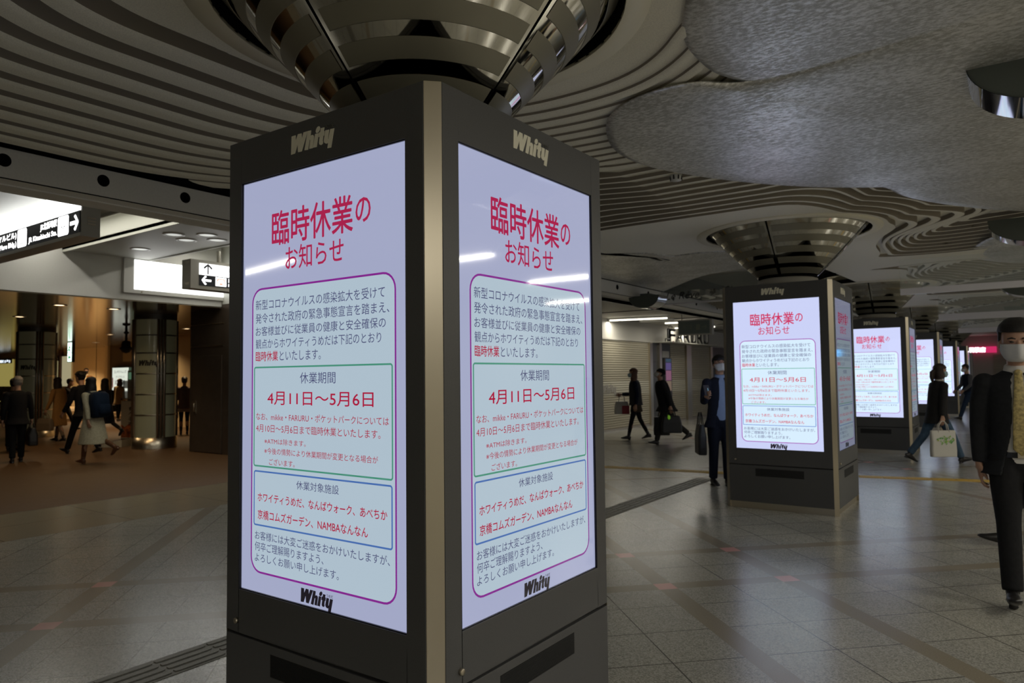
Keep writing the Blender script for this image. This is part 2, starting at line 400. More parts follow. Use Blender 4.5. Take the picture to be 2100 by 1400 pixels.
def cloud(outline, z, label, dome=.0, th=.02):
    if z < 3.25: outline = [(x*.966, y*.966) for x, y in outline]; z -= .052
    bm = bmesh.new(); n = len(outline); cx = sum(p[0] for p in outline)/n; cy = sum(p[1] for p in outline)/n
    prev = None
    for k, f in enumerate((1, .97, .85, .65, .4, .15)):
        ring = [bm.verts.new((cx+(x-cx)*f, cy+(y-cy)*f, z-dome*(1-f*f)+(.012 if k == 0 else 0))) for x, y in outline]
        if prev:
            for i in range(n): bm.faces.new((prev[i], ring[i], ring[(i+1) % n], prev[(i+1) % n]))
        else:
            tr = [bm.verts.new((x, y, z+th)) for x, y in outline]
            for i in range(n): bm.faces.new((tr[i], ring[i], ring[(i+1) % n], tr[(i+1) % n]))
            bm.faces.new(tr)
        prev = ring
    bm.faces.new(prev)
    bmesh.ops.recalc_face_normals(bm, faces=bm.faces)
    for f in bm.faces: f.smooth = True
    me = bpy.data.meshes.new('ceiling_panel'); bm.to_mesh(me); bm.free()
    return link('ceiling_panel', me, m_mot, label=label, category='ceiling panel', group='mottled grey cloud panels')
C2 = catmull([(-1.05, 4.10), (-1.47, 3.90), (-1.80, 3.90), (-2.113, 4.10), (-2.33, 4.50), (-2.414, 4.9), (-2.35, 5.35), (-2.10, 5.9), (-1.7, 6.5), (-1.2, 7.0), (-.6, 7.35), (.3, 7.5), (1.3, 7.3), (2.2, 6.6), (2.6, 5.6), (2.4, 4.6), (1.6, 3.95), (.3, 3.9)])
C1 = catmull([(-1.05, 4.19), (-1.30, 3.95), (-1.34, 3.6), (-1.29, 3.3), (-1.15, 3.0), (-1.0, 2.6), (-.9, 2.0), (-.7, 1.3), (-.2, .7), (.8, .6), (1.9, 1.2), (2.5, 2.4), (2.3, 3.6), (1.2, 4.25), (0, 4.3)])
C3 = catmull([(-.95, 6.95), (-.9, 7.4), (-.8, 7.85), (-.5, 8.45), (-.05, 9.1), (.6, 9.7), (1.5, 9.9), (2.4, 9.2), (2.6, 8.0), (2.0, 7.1), (.8, 6.8), (-.2, 6.8)])
cloud(C2, 3.165, 'mottled grey cloud panel whose rounded tip points past the big kiosk top', .03)
cloud(C1, 3.178, 'mottled grey cloud panel beside the big mirrored capital, above the half-disc lamp', .03)
cloud(C3, 3.180, 'mottled grey cloud panel tucked behind the largest one, over the walking man', .03)
C4 = catmull([(0, 10.7), (-.4, 11.6), (-.5, 12.6), (-.1, 13.6), (.8, 14.2), (1.8, 13.8), (2.4, 12.4), (2, 11), (1, 10.4)])
cloud(C4, 3.19, 'mottled grey cloud panel farther down the hall beyond the glass draft screen', .03)
CL = [(-6.38, 6.6), (-5.7, 7.6)] + catmull([(-5.7, 7.6), (-5.35, 8.6), (-5.074, 9.61), (-4.75, 9.72), (-4.49, 9.921), (-4.321, 10.454)], 5, False)[1:] + catmull([(-4.321, 10.454), (-3.9, 10.4), (-3.492, 10.517), (-3.1, 11.0), (-3.2, 12.0)], 5, False)[1:] + catmull([(-3.2, 12), (-3.797, 12.448), (-4.782, 12.962), (-6.38, 14.85)], 5, False)[1:]
cloud(CL, 3.33, 'beige mottled cloud panel above the beam with round holes near the shutters', 0)

# ------------------------------------------------------------------ fascia beam with round holes, soffit
m_fas = mat('fascia_paint', (.72, .70, .64), .5, speck=.03)
m_seam = mat('seam_dark', (.03, .03, .03), .8)
FX = -6.4
fa = MB()
def fascia_panel(y0, y1, holes):
    n = 24; r = .052
    # front sheet with real round holes: strips of quads around each hole
    cuts = [y0]+[(a+b)/2 for a, b in zip(holes, holes[1:])]+[y1]
    for h, a, b in zip(holes, cuts, cuts[1:]):
        ring = [(h+r*math.cos(2*math.pi*i/n), 3.232+r*math.sin(2*math.pi*i/n)) for i in range(n)]
        outer = []
        for i in range(n):
            c, s_ = math.cos(2*math.pi*i/n), math.sin(2*math.pi*i/n)
            t = 1/max(abs(c), abs(s_), 1e-6); px = c*t; pz = s_*t
            outer.append((h+(b-h if px > 0 else h-a)*px, 3.232+(.098*pz if pz > 0 else .137*pz)))
        vs = [(FX, y, z) for y, z in ring]+[(FX, y, z) for y, z in outer]+[(FX-.12, y, z) for y, z in ring]
        fs = [(i, (i+1) % n, n+(i+1) % n, n+i) for i in range(n)]
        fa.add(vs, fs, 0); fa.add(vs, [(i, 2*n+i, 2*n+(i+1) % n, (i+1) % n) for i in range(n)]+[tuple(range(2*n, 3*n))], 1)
fascia_panel(-3, 4.6, [-2.3+.743*k for k in range(9)])
fascia_panel(4.6, 14.79, [5.13+.743*k for k in range(10)]+[12.63, 14.09])
fascia_panel(14.81, 30, [15.457, 16.9, 18.4, 19.9, 21.4, 22.9, 24.4])
fa.box(FX-.14, FX-.002, -3, 30, 3.325, 3.33, 0)
fa.box(FX-.012, FX+.001, -3, 30, 3.085, 3.095, 1)
fa.prism([(FX, 3.085), (FX, 3.095), (FX-.36, 3.075), (FX-.36, 3.06)], -3, 30, 0, axis='y')
fa.box(FX-.36, FX-.13, -3, 30, 3.065, 3.75, 0)
fa.box(FX-.14, FX+.32, -3, 30, 3.46, 3.75, 1); fa.box(FX-.135, FX-.115, -3, 30, 3.331, 3.75, 1); fa.box(FX-.37, FX-.35, 8.2, 30, 2.985, 3.075, 0)
fa.build('trim_11', [m_fas, m_black], **S)
# ------------------------------------------------------------------ kiosks with screens
m_body = mat('kiosk_grey', (.080, .080, .082), .40, spec=.5, speck=.06, bscale=200)
m_steel = mat('brushed_steel', (.60, .54, .43), .30, metal=1)
m_dark = mat('grille_dark', (.012, .012, .013), .6)
m_logo = mat('logo_silver', (.85, .82, .68), .5, metal=0)
m_bez = mat('screen_bezel', (.006, .006, .014), .25)
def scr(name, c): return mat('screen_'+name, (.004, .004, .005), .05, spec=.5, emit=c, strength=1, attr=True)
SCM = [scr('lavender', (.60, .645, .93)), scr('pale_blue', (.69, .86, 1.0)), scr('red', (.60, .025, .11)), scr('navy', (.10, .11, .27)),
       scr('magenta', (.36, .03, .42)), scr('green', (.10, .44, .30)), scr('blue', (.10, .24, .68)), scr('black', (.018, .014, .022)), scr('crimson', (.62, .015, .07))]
SW, ZT, ZB = .918, 2.2963, .6641; SH = ZT-ZB
HB = .59
def U(u): return (u-.5)*SW
def V(v): return ZT-v*SH
def rrect(u0, u1, v0, v1, r, n=6):
    x0, x1, z1, z0 = U(u0), U(u1), V(v0), V(v1); out = []
    for cx, cz, a in ((x1-r, z1-r, 0), (x0+r, z1-r, 90), (x0+r, z0+r, 180), (x1-r, z0+r, 270)):
        for k in range(n+1):
            t = R(a+90*k/n); out.append((cx+r*math.cos(t), cz+r*math.sin(t)))
    return out
def frame_line(mb, u0, u1, v0, v1, r, wd, y, mi):
    o = rrect(u0, u1, v0, v1, r); n = len(o); ku, kv = wd/SW, wd/SH
    i_ = rrect(u0+ku, u1-ku, v0+kv, v1-kv, max(r-wd, .001))
    mb.add([(x, y, z) for x, z in o]+[(x, y, z) for x, z in i_], [(k, n+k, n+(k+1) % n, (k+1) % n) for k in range(n)], mi)
def notice_mesh(res=3):
    mb = MB(); y = -.5802
    o = rrect(.067, .947, .267, .955, .062); mb.add([(a, y, b) for a, b in o], [tuple(range(len(o)-1, -1, -1))], 1)
    frame_line(mb, .067, .947, .267, .955, .062, .0075, y-.0006, 4)
    frame_line(mb, .083, .929, .459, .701, .012, .0062, y-.0006, 5)
    frame_line(mb, .086, .926, .710, .8425, .012, .0062, y-.0006, 6)
    T = lambda s, u0, u1, v0, v1, mi, wt=0: put_text(mb, s, U(u0), U(u1), V(v1), V(v0), y-.0009, mi, wt, None, 0, res)
    T('臨時休業', .206, .714, .086, .168, 2, .012); T('の', .731, .813, .099, .152, 2, .012)
    T('お知らせ', .299, .661, .176, .232, 2, .006)
    T('新型コロナウイルスの感染拡大を受けて', .093, .889, .296, .3205, 3); T('発令された政府の緊急事態宣言を踏まえ、', .093, .912, .329, .3535, 3)
    T('お客様並びに従業員の健康と安全確保の', .094, .893, .3615, .3845, 3); T('観点からホワイティうめだは下記のとおり', .095, .869, .392, .4155, 3)
    T('臨時休業', .095, .250, .422, .446, 8, .008); T('といたします。', .262, .526, .423, .446, 3)
    T('休業期間', .396, .614, .4745, .5005, 3); T('4月11日〜5月6日', .180, .827, .5195, .551, 8, .006)
    T('なお、mikke・FARURU・ポケットパークについては', .101, .908, .5705, .5885, 8); T('4月10日〜5月6日まで臨時休業といたします。', .101, .864, .598, .617, 8)
    T('※ATMは除きます。', .160, .434, .631, .645, 8); T('※今後の情勢により休業期間が変更となる場合が', .160, .851, .6535, .669, 8); T('ございます。', .193, .364, .679, .694, 8)
    T('休業対象施設', .375, .634, .7235, .7435, 3)
    T('ホワイティうめだ、なんばウォーク、あべちか', .115, .898, .763, .784, 8, .010); T('京橋コムズガーデン、NAMBAなんなん', .116, .796, .8035, .826, 8, .010)
    T('お客様には大変ご迷惑をおかけいたしますが、', .097, .911, .8545, .8755, 3); T('何卒ご理解賜りますよう、', .097, .544, .8805, .902, 3); T('よろしくお願い申し上げます。', .097, .634, .9075, .928, 3)
    whity(mb, U(.505), V(.9835), y-.0004, .72, .0006, 7)
    me = mb.mesh('notice')
    bm = bmesh.new(); bm.from_mesh(me); ng = [f for f in bm.faces if len(f.verts) > 4]; bmesh.ops.triangulate(bm, faces=ng); bm.to_mesh(me); bm.free()
    for m in SCM: me.materials.append(m)
    return me
NOTICE = notice_mesh(3); NOTICE_FAR = notice_mesh(1)

def mb_face_panel():
    mb = MB(); hx = .545; y0, y1 = -HB, -HB+.03
    mb.box(-hx, -SW/2-.004, y0, y1, .49, 2.478); mb.box(SW/2+.004, hx, y0, y1, .49, 2.478)
    mb.box(-SW/2-.004, SW/2+.004, y0, y1, ZT+.004, 2.478); mb.box(-SW/2-.004, SW/2+.004, y0, y1, .49, ZB-.004)
    return mb
def kiosk(idx, x, y, label, brights):
    t = thing('digital_kiosk', label, 'digital signage kiosk', (x, y, 0), 0, 'digital kiosks along the hall')
    b = MB(); b.box(-.555, .555, -.555, .555, .05, 2.47); b.box(-.59+.0465, .59-.0465, -.575, .575, 2.45, 2.4775); b.box(-.575, .575, -.545, .545, 2.45, 2.4775)
    b.build('cabinet', m_body, t)
    p = MB(); p.box(-.565, .565, -.565, .565, 0, .07); p.build('plinth', m_steel, t)
    for k in range(4):
        M = Matrix.Rotation(k*math.pi/2, 4, 'Z')
        c = MB(); e = .044
        c.prism([(HB-e, -HB+.001), (HB-.001, -HB+e), (HB-.03, -HB+e+.002), (HB-e-.002, -HB+.03)], 0, 2.479, 0, M)
        c.build('corner_post', m_steel, t, bevel=.002)
    for k in range(4):
        a = k*math.pi/2
        f = mb_face_panel().build('face_panel', m_body, t, bevel=.0015, rotz=a)
        lg = MB(); whity(lg, -.012, 2.386, -HB, 1.0, .002); lg.build('lettering', m_logo, f)
        kn = MB(); kn.lathe([(.0, -.604), (.009, -.604), (.011, -.600), (.011, -.59)], 16, M=Matrix.Translation((-.47, 0, .535)) @ Matrix.Rotation(-math.pi/2, 4, 'X') @ Matrix.Scale(-1, 4, (0,0,1)) @ Matrix.Translation((0,0,0)))
        kn = MB(); kn.tube([(-.472, -.588, .535), (-.472, -.600, .535), (-.472, -.602, .535)], [.0115, .0115, .009], 16); kn.build('lock', m_steel, f)
        lp = MB(); lp.box(-.545, .545, -HB, -HB+.03, .075, .478); lo = lp.build('lower_panel', m_body, t, bevel=.0015, rotz=a)
        v = MB(); v.box(-.255, .255, -HB-.001, -HB+.01, .362, .446)
        for i in range(17): v.box(-.25, .25, -HB-.0025, -HB, .3645+i*.0049, .3665+i*.0049, 0)
        v.build('vent_grille', m_dark, lo)
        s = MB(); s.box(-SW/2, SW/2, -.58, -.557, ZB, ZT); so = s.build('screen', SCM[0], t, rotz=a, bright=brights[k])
        bz = MB(); e = .006
        for q in ((-SW/2-e, -SW/2, ZB-e, ZT+e), (SW/2, SW/2+e, ZB-e, ZT+e), (-SW/2, SW/2, ZT, ZT+e), (-SW/2, SW/2, ZB-e, ZB)): bz.box(q[0], q[1], -.586, -.56, q[2], q[3])
        bz.build('screen_frame', m_bez, so)
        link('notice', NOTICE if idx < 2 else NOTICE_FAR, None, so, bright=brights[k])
    return t
KL = ['big dark grey kiosk with two notice screens meeting at its steel corner',
      'dark grey kiosk second in the row, the man checking his phone stands behind it',
      'dark grey kiosk third in the row, partly behind the second one',
      'dark grey kiosk fourth in the row, behind the woman with the white tote bag',
      'dark grey kiosk fifth in the row, its screen narrow and tinted green white',
      'dark grey kiosk sixth in the row, last one before the far shutters']
BR = [(.60, .60, .5, .5), (1.0, .26, .8, .8), (1.05, .3, .8, .8), (1.1, .3, .8, .8), (1.15, .3, .8, .8), (1.1, .3, .8, .8)]  # per-face strengths bake the LCD viewing-angle dimming into the emission
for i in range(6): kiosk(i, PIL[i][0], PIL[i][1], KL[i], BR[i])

# ------------------------------------------------------------------ mirrored capitals
m_mirror = mat('mirror_metal', (.62, .60, .53), .06, metal=1)
m_frost = mat('frosted_metal', (.29, .275, .22), .4, metal=.4)
m_neck = mat('neck_beige', (.42, .40, .35), .45)
CAPL = ['mirror metal capital flaring from the big kiosk in the middle up to the ceiling', 'mirror metal capital over the second kiosk in the row',
        'mirror metal capital over the third kiosk, seen through the glass draft screen', 'mirror metal capital over the fourth kiosk in the row',
        'mirror metal capital over the fifth kiosk in the row', 'mirror metal capital over the sixth kiosk in the row']
def capital(i, c):
    t = thing('column_capital', CAPL[i], 'column capital', (c[0], c[1], 0), 0, 'mirrored capitals along the hall')
    nk = MB(); nk.lathe([(.30, 2.478), (.33, 2.478), (.33, 2.57), (.30, 2.585), (.2, 2.585)], 48); nk.build('neck', m_neck, t)
    r_at = lambda z: .325+(z-2.60)/(3.30-2.60)*(.985-.325)+.012*math.sin((z-2.6)/.7*math.pi)
    g = .012
    for q in range(4):
        a0 = q*math.pi/2+g; a1 = (q+1)*math.pi/2-g
        mp = MB(); zs = [2.60+.70*k/14 for k in range(15)]
        mp.lathe([(r_at(z), z) for z in zs], 28, a0=a0, a1=a1); mp.lathe([(r_at(2.6)-.02, 2.6), (r_at(2.6), 2.6)], 28, a0=a0, a1=a1)
        po = mp.build('mirror_panel', m_mirror, t)
        for k in range(6):
            z0 = 2.612+k*.103; z1 = z0+.060; m_ = .035
            fb_ = MB(); zz = [z0, (z0+z1)/2, z1]
            fb_.lathe([(r_at(z)+.003, z) for z in zz], 26, a0=a0+m_, a1=a1-m_); fb_.lathe([(r_at(z0)-.002, z0), (r_at(z0)+.003, z0)], 26, a0=a0+m_, a1=a1-m_); fb_.lathe([(r_at(z1)+.003, z1), (r_at(z1)-.002, z1)], 26, a0=a0+m_, a1=a1-m_)
            fb_.build('frosted_band', m_frost, po)
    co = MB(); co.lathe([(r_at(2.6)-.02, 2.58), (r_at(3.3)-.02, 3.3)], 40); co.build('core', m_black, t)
for i in range(6): capital(i, PIL[i])
# ------------------------------------------------------------------ rest of the shell
m_white = mat('white_panel', (.62, .62, .60), .4, speck=.02)
m_gray = mat('sign_case', (.40, .385, .34), .45)
m_wall = mat('wall_plaster', (.45, .43, .38), .6, speck=.03)
m_shut = mat('shutter_beige', (.46, .42, .32), .45, metal=.15)
m_shutl = mat('shutter_pale', (.56, .53, .43), .45)
m_granite = mat('granite_dark', (.05, .045, .042), .3, speck=.2, bscale=120)
def emis(name, c, s): return mat(name, (.02, .02, .02), .4, emit=c, strength=s)
# aisle ceiling west of the beam, in two panels with a bright trough between and after them
BX = -13.0
a = MB(); a.box(BX, -6.75, 5.25, 6.7, 3.70, 3.75); a.box(BX, -6.75, -9, 4.45, 3.70, 3.75); a.box(BX, -6.75, 8.2, 45, 3.0, 3.1)
a.box(BX, -6.75, -9, 9, 4.15, 4.2); a.box(BX, -6.75, 5.25, 5.28, 3.66, 4.2); a.box(BX, -6.75, 4.42, 4.45, 3.66, 4.2); a.box(BX, -6.75, 6.67, 6.70, 3.68, 4.2)
a.box(BX, -6.75, 8.19, 8.22, 3.0, 4.2)
a.build('ceiling', mat('aisle_ceiling', (.52, .53, .48), .5), **S)
# white bulkhead above the side passage
b = MB(); b.box(BX-.5, BX, -9, 8.19, 2.95, 4.2); b.box(BX-.001, BX+.006, -9, 8.19, 2.95, 3.0)
b.build('wall_west', m_white, **S)
# passage beyond
m_slat = mat('slat_ceiling', (.34, .30, .23), .14, metal=.55)
def slats():
    m = m_slat; nt = m.node_tree; bs = nt.nodes['Principled BSDF']
    geo = nt.nodes.new('ShaderNodeNewGeometry'); sep = nt.nodes.new('ShaderNodeSeparateXYZ'); nt.links.new(geo.outputs['Position'], sep.inputs[0])
    t = math_node(nt, 'PINGPONG', sep.outputs[0], .3); dk = math_node(nt, 'LESS_THAN', t, .012)
    nt.links.new(mix(nt, dk, (.34, .30, .23), (.03, .025, .02)), bs.inputs['Base Color'])
    nz = nt.nodes.new('ShaderNodeTexNoise'); nz.inputs['Scale'].default_value = 1.2; nt.links.new(geo.outputs['Position'], nz.inputs['Vector'])
    bp = nt.nodes.new('ShaderNodeBump'); bp.inputs['Strength'].default_value = .08; bp.inputs['Distance'].default_value = .02
    nt.links.new(nz.outputs['Fac'], bp.inputs['Height']); nt.links.new(bp.outputs[0], bs.inputs['Normal'])
slats()
c = MB(); c.box(-45, BX-.02, -9, 17, 2.93, 3.0); c.build('ceiling', m_slat, **S)
m_warm = mat('wall_warm', (.66, .52, .32), .55, speck=.03)
m_brown = mat('wall_brown', (.10, .07, .05), .5)
# brown panelled block at the corner of the passage
dk = mat('panel_bronze', (.085, .065, .048), .32, metal=.35, speck=.08, bscale=6)
b = MB(); b.box(-14.1, -8.8, 8.19, 16, 0, 3.0); b.box(-14.105, -14.08, 8.18, 8.2, 0, 2.93)
b.build('wall_corner', dk, **S)
dr = MB(); dr.box(-13.95, -12.95, 8.165, 8.19, .02, 1.98); dr.build('door_1', dk, bevel=.004, **S)
d2 = bpy.data.objects['door_1']
hd = MB(); hd.box(-13.9, -13.84, 8.155, 8.166, .78, 1.06); hd.tube([(-13.87, 8.15, .84), (-13.87, 8.13, .84), (-13.87, 8.13, 1.0), (-13.87, 8.15, 1.0)], .01, 8); hd.build('door_handle', m_steel, d2)
tb = MB(); tb.box(-14.1, -12.9, 8.178, 8.19, 2.16, 2.185); tb.box(-14.1, -12.9, 8.178, 8.19, 2.62, 2.63); tb.build('trim_12', m_steel, **S)
# back walls of the passage
b = MB(); b.box(-24.2, -14.0, 12.2, 12.4, 0, 3.0); b.build('wall_north', m_warm, **S)
b = MB(); b.box(-30.6, -24.2, 14.2, 14.5, 0, 3.0); b.box(-24.3, -24.1, 12.2, 14.5, 0, 3.0); b.build('wall_north', m_brown, **S)
b = MB(); b.box(-45, -30.6, 14.6, 14.9, 0, 3.0); b.box(-45.1, -45, -9, 15, 0, 3); b.build('wall_north', m_warm, **S)
b = MB(); b.box(-30.75, -30.5, 14.1, 14.75, 0, 2.93); b.box(-29.4, -24.2, 14.185, 14.2, 2.25, 2.93, 1); b.box(-32.6, -32.57, 14.59, 14.6, 0, 2.93, 2); b.build('trim_13', [m_warm, mat('panel_tan', (.30, .22, .13), .5), m_brown], **S)
# raised landing with two steps in front of the far shop window
b = MB()
for k in range(3): b.box(-45, -28.4-.3*k, 10.2+.28*k, 14.6, .12*k, .12*k+.12)
b.build('stairs', mat('step_stone', (.36, .27, .17), .4, speck=.06), **S)

# shop windows at the end of the passage, each a lit pane with posts
m_post = mat('post_brown', (.075, .035, .02), .4)
def shop_window(x0, x1, label, col, st, signs):
    t = thing('shop_window', label, 'shop window', (0, 0, 0), 0, 'lit shop windows of the passage')
    f = MB(); f.box(x0, x0+.16, 14.45, 14.6, .3, 2.93); f.box(x0, x1, 14.47, 14.6, 2.62, 2.68); f.box(x0, x1, 14.47, 14.6, .3, .46); f.build('window_post', m_post, t)
    p = MB(); p.box(x0+.16, x1, 14.54, 14.56, .46, 2.62); p.build('window_pane', mat('pane_'+str(col), (.2, .2, .18), .08, emit=col, strength=st), t)
    q = MB(); q.box(x0+.3, x1-.1, 14.50, 14.54, .5, 1.25, 0)
    for k in range(int((x1-x0-.46)/.11)): q.box(x0+.3+.11*k, x0+.36+.11*k, 14.48, 14.54, .5, .9+.35*random.random(), 0)
    q.build('window_display', mat('display_goods', (.16, .13, .08), .6, speck=.4, bscale=9), t)
    if signs:
        s = MB(); s.box(x0+.2, x1-.05, 14.44, 14.5, 2.42, 2.62); so = s.build('sign_band', mat('sign_navy', (.02, .03, .06), .4), t)
        l = MB(); put_text(l, signs, x0+.45, x1-.12, 2.45, 2.60, 14.435); l.build('lettering', emis('letter_white', (.8, .9, 1), 2.2), so)
shop_window(-35.95, -34.9, 'lit shop window with pale curtain beside the warm beige wall', (.55, .50, .30), .55, None)
shop_window(-37.0, -35.95, 'lit shop window with hanging lamp cord, between two brown posts', (.38, .33, .16), .5, '出口')
shop_window(-38.3, -37.0, 'lit shop window directly behind the frosted column with dim lettering', (.28, .24, .12), .45, 'お')
shop_window(-43.4, -41.3, 'lit shop window past the farther frosted column, yellow poster inside', (.5, .42, .12), .5, '案内')
# lit poster in the brown recess
t = thing('lit_poster', 'white lit poster with red and blue figures on the brown wall', 'poster', (-1.0, 0, 0))
b = MB(); b.box(-29.1, -27.1, 14.1, 14.19, .75, 2.05); b.build('poster_case', m_dark, t)
b = MB(); b.box(-29.05, -27.75, 14.09, 14.1, .8, 2.0); po = b.build('poster_sheet', emis('poster_white', (.78, .83, .72), .9), t)
b = MB(); put_text(b, 'コンタクトレンズ', -28.9, -27.9, 1.78, 1.9, 14.085, 0, .01); put_text(b, 'クリアランス', -28.75, -28.05, 1.58, 1.68, 14.085, 0)
put_text(b, '100', -28.8, -28.45, 1.32, 1.5, 14.085, 1, .02); put_text(b, '180', -28.35, -28.0, 1.32, 1.5, 14.085, 2, .02); b.box(-29.03, -28.98, 14.084, 14.09, 1.2, 1.6, 1)
b.build('lettering', [mat('ink_black', (.02, .02, .02), .6), mat('ink_red', (.5, .03, .05), .6), mat('ink_blue', (.04, .1, .45), .6)], po)
b = MB(); b.box(-27.72, -27.15, 14.095, 14.1, .8, 2.0); b.build('poster_side', emis('poster_green', (.05, .09, .06), .6), t)

# frosted round columns
m_cglass = mat('frosted_glass', (.30, .31, .22), .12, spec=.6, emit=(.30, .28, .15), strength=.03, coat=.5)
def column(cx, cy, label):
    t = thing('frosted_column', label, 'column', (cx, cy, 0), 0, 'frosted round columns of the passage')
    r = .425
    b = MB(); b.lathe([(r, .24), (r, 2.84)], 48); b.build('glass_cladding', m_cglass, t)
    b = MB(); b.lathe([(r+.03, 0), (r+.03, .25), (r, .25)], 48); b.build('base_drum', m_steel, t)
    b = MB(); b.lathe([(r+.012, 2.82), (r+.012, 2.93)], 48); b.build('top_collar', m_granite, t)
    for k, z in enumerate((.72, 1.17, 1.62, 2.07, 2.46)):
        b = MB(); b.lathe([(r+.006, z), (r+.009, z+.012), (r+.006, z+.03)], 48); b.build('band', m_steel if k < 3 else m_granite, t)
    for k in range(4):
        a0 = R(-12+90*k); M = Matrix.Rotation(a0, 4, 'Z')
        b = MB()
        for s_ in (-.065, 0, .065): b.tube([(r+.01, s_, .25), (r+.01, s_, 2.82)], .03, 10, 0, M)
        b.build('steel_channel', mat('steel_dim', (.36, .33, .30), .25, metal=.9), t)
    M = Matrix.Rotation(R(-52), 4, 'Z') @ Matrix.Translation((r+.002, 0, 0)) @ Matrix.Rotation(R(90), 4, 'Z')
    b = MB(); whity(b, 0, 1.85, 0, 1.7, .002, 0, False)
    # wrap the lettering on the drum
    vs = []
    for x, y, z in b.v:
        a = R(-46)+x/r; vs.append(((r+.004-y)*math.cos(a), (r+.004-y)*math.sin(a), z))
    b.v = vs; b.build('lettering', mat('letter_dark', (.02, .018, .015), .5), t)
column(-15.62, 8.24, 'frosted glass column with steel rings and dark lettering, nearest the corner panel')
column(-21.6, 8.15, 'frosted glass column with steel rings behind the grey-haired man')
# leaflet stand and floor sign by the column
t = thing('leaflet_stand', 'white leaflet stand with orange poster beside the frosted column', 'leaflet stand', (-18.7, 9.3, 0), R(35))
b = MB(); b.box(-.22, .22, -.18, .18, 0, .96); bo = b.build('base_cabinet', mat('stand_white', (.5, .46, .38), .5), t, bevel=.01)
b = MB()
for k, ch in enumerate('食べる市'): put_text(b, ch, -.02, .1, .72-.13*k, .82-.13*k, -.184, 0, .02)
b.add([(-.2, -.182, .03), (.2, -.182, .03), (.2, -.182, .36), (.1, -.182, .33), (0, -.182, .38), (-.12, -.182, .30), (-.2, -.182, .36)], [(0, 1, 2, 3, 4, 5, 6)], 1)
b.build('poster', [MATS['ink_black'], mat('poster_orange', (.45, .12, .03), .5, speck=.5, bscale=14)], bo)
for k in range(2):
    b = MB(); z = 1.02+.27*k; b.box(-.22, .22, -.1, .1, z, z+.01); b.box(-.22, .22, -.11, -.1, z, z+.18); b.box(-.22, -.21, -.1, .1, z, z+.2); b.box(.21, .22, -.1, .1, z, z+.2); b.build('tray', mat('acrylic', (.5, .5, .46), .2, alpha=.45), t)
b = MB(); b.box(-.2, .2, .08, .1, .96, 1.75); b.build('back_board', MATS['stand_white'], t)
b = MB(); b.box(-.17, .17, .06, .08, 1.52, 1.7); b.build('screen', emis('small_screen', (.1, .2, .12), .6), t)
t = thing('floor_sign', 'low white wedge sign with black lettering at the foot of the frosted column', 'floor sign', (-16.9, 8.05, 0), R(38))
b = MB(); b.prism([(-.30, 0), (.30, 0), (.30, .16), (-.30, .03)], -.4, .4, axis='y'); b.build('wedge', mat('sign_cream', (.55, .53, .42), .5), t)
b = MB(); whity(b, 0, 0, 0, 1.7, .003, 0, False)
sl = math.atan2(.13, .6)
b.v = [( -.02-z*1.6*math.cos(sl) if False else z*2.2*math.cos(sl)*1.0, -x if False else x*1.2, .095+z*2.2*math.sin(sl)+.004) for x, y, z in b.v]
b.build('lettering', MATS['letter_dark'], t)
# hanging camera ball, green exit sign, smoke detector in the passage
t = thing('ceiling_camera', 'dark bell-shaped camera hanging on a pole in the passage', 'camera', (-18.5, 9.0, 2.93))
b = MB(); b.tube([(0, 0, 0), (0, 0, -.45)], .03, 10); b.lathe([(.0, 0), (.09, 0), (.09, -.03), (.03, -.05)], 20); b.lathe([(.03, -.18), (.07, -.22), (.03, -.26)], 20); b.build('pole', m_dark, t)
b = MB(); b.lathe([(.03, -.42), (.1, -.45), (.11, -.58), (.16, -.62), (.13, -.66), (.09, -.72), (.0, -.75)], 24); b.build('housing', m_dark, t)
t = thing('exit_sign', 'green and white hanging exit sign with arrow deep in the passage', 'sign', (-28.3, 11.8, 0))
b = MB(); b.box(-.18, .18, -.05, .05, 2.18, 2.93); b.build('case', m_dark, t)
for z0, z1, g in ((2.2, 2.52, 0), (2.54, 2.9, 1)):
    b = MB(); b.box(-.16, .16, -.056, -.05, z0, z1); fo = b.build('face', emis('exit_white', (.75, 1, .85), 2.2), t)
    l = MB()
    if g: l.ball((.02, -.06, 2.80), (.03, .003, .03), 10, 6); l.tube([(.0, -.06, 2.76), (-.03, -.06, 2.66), (.05, -.06, 2.58)], .02, 8); l.tube([(-.03, -.06, 2.66), (-.1, -.06, 2.6)], .018, 8); l.tube([(.0, -.06, 2.75), (.08, -.06, 2.70)], .014, 8)
    else: l.prism([(-.1, 2.36), (0, 2.46), (0, 2.39), (.1, 2.39), (.1, 2.33), (0, 2.33), (0, 2.26)], -.06, -.057, axis='y')
    l.build('pictogram', emis('exit_green', (.02, .35, .12), .8), fo)

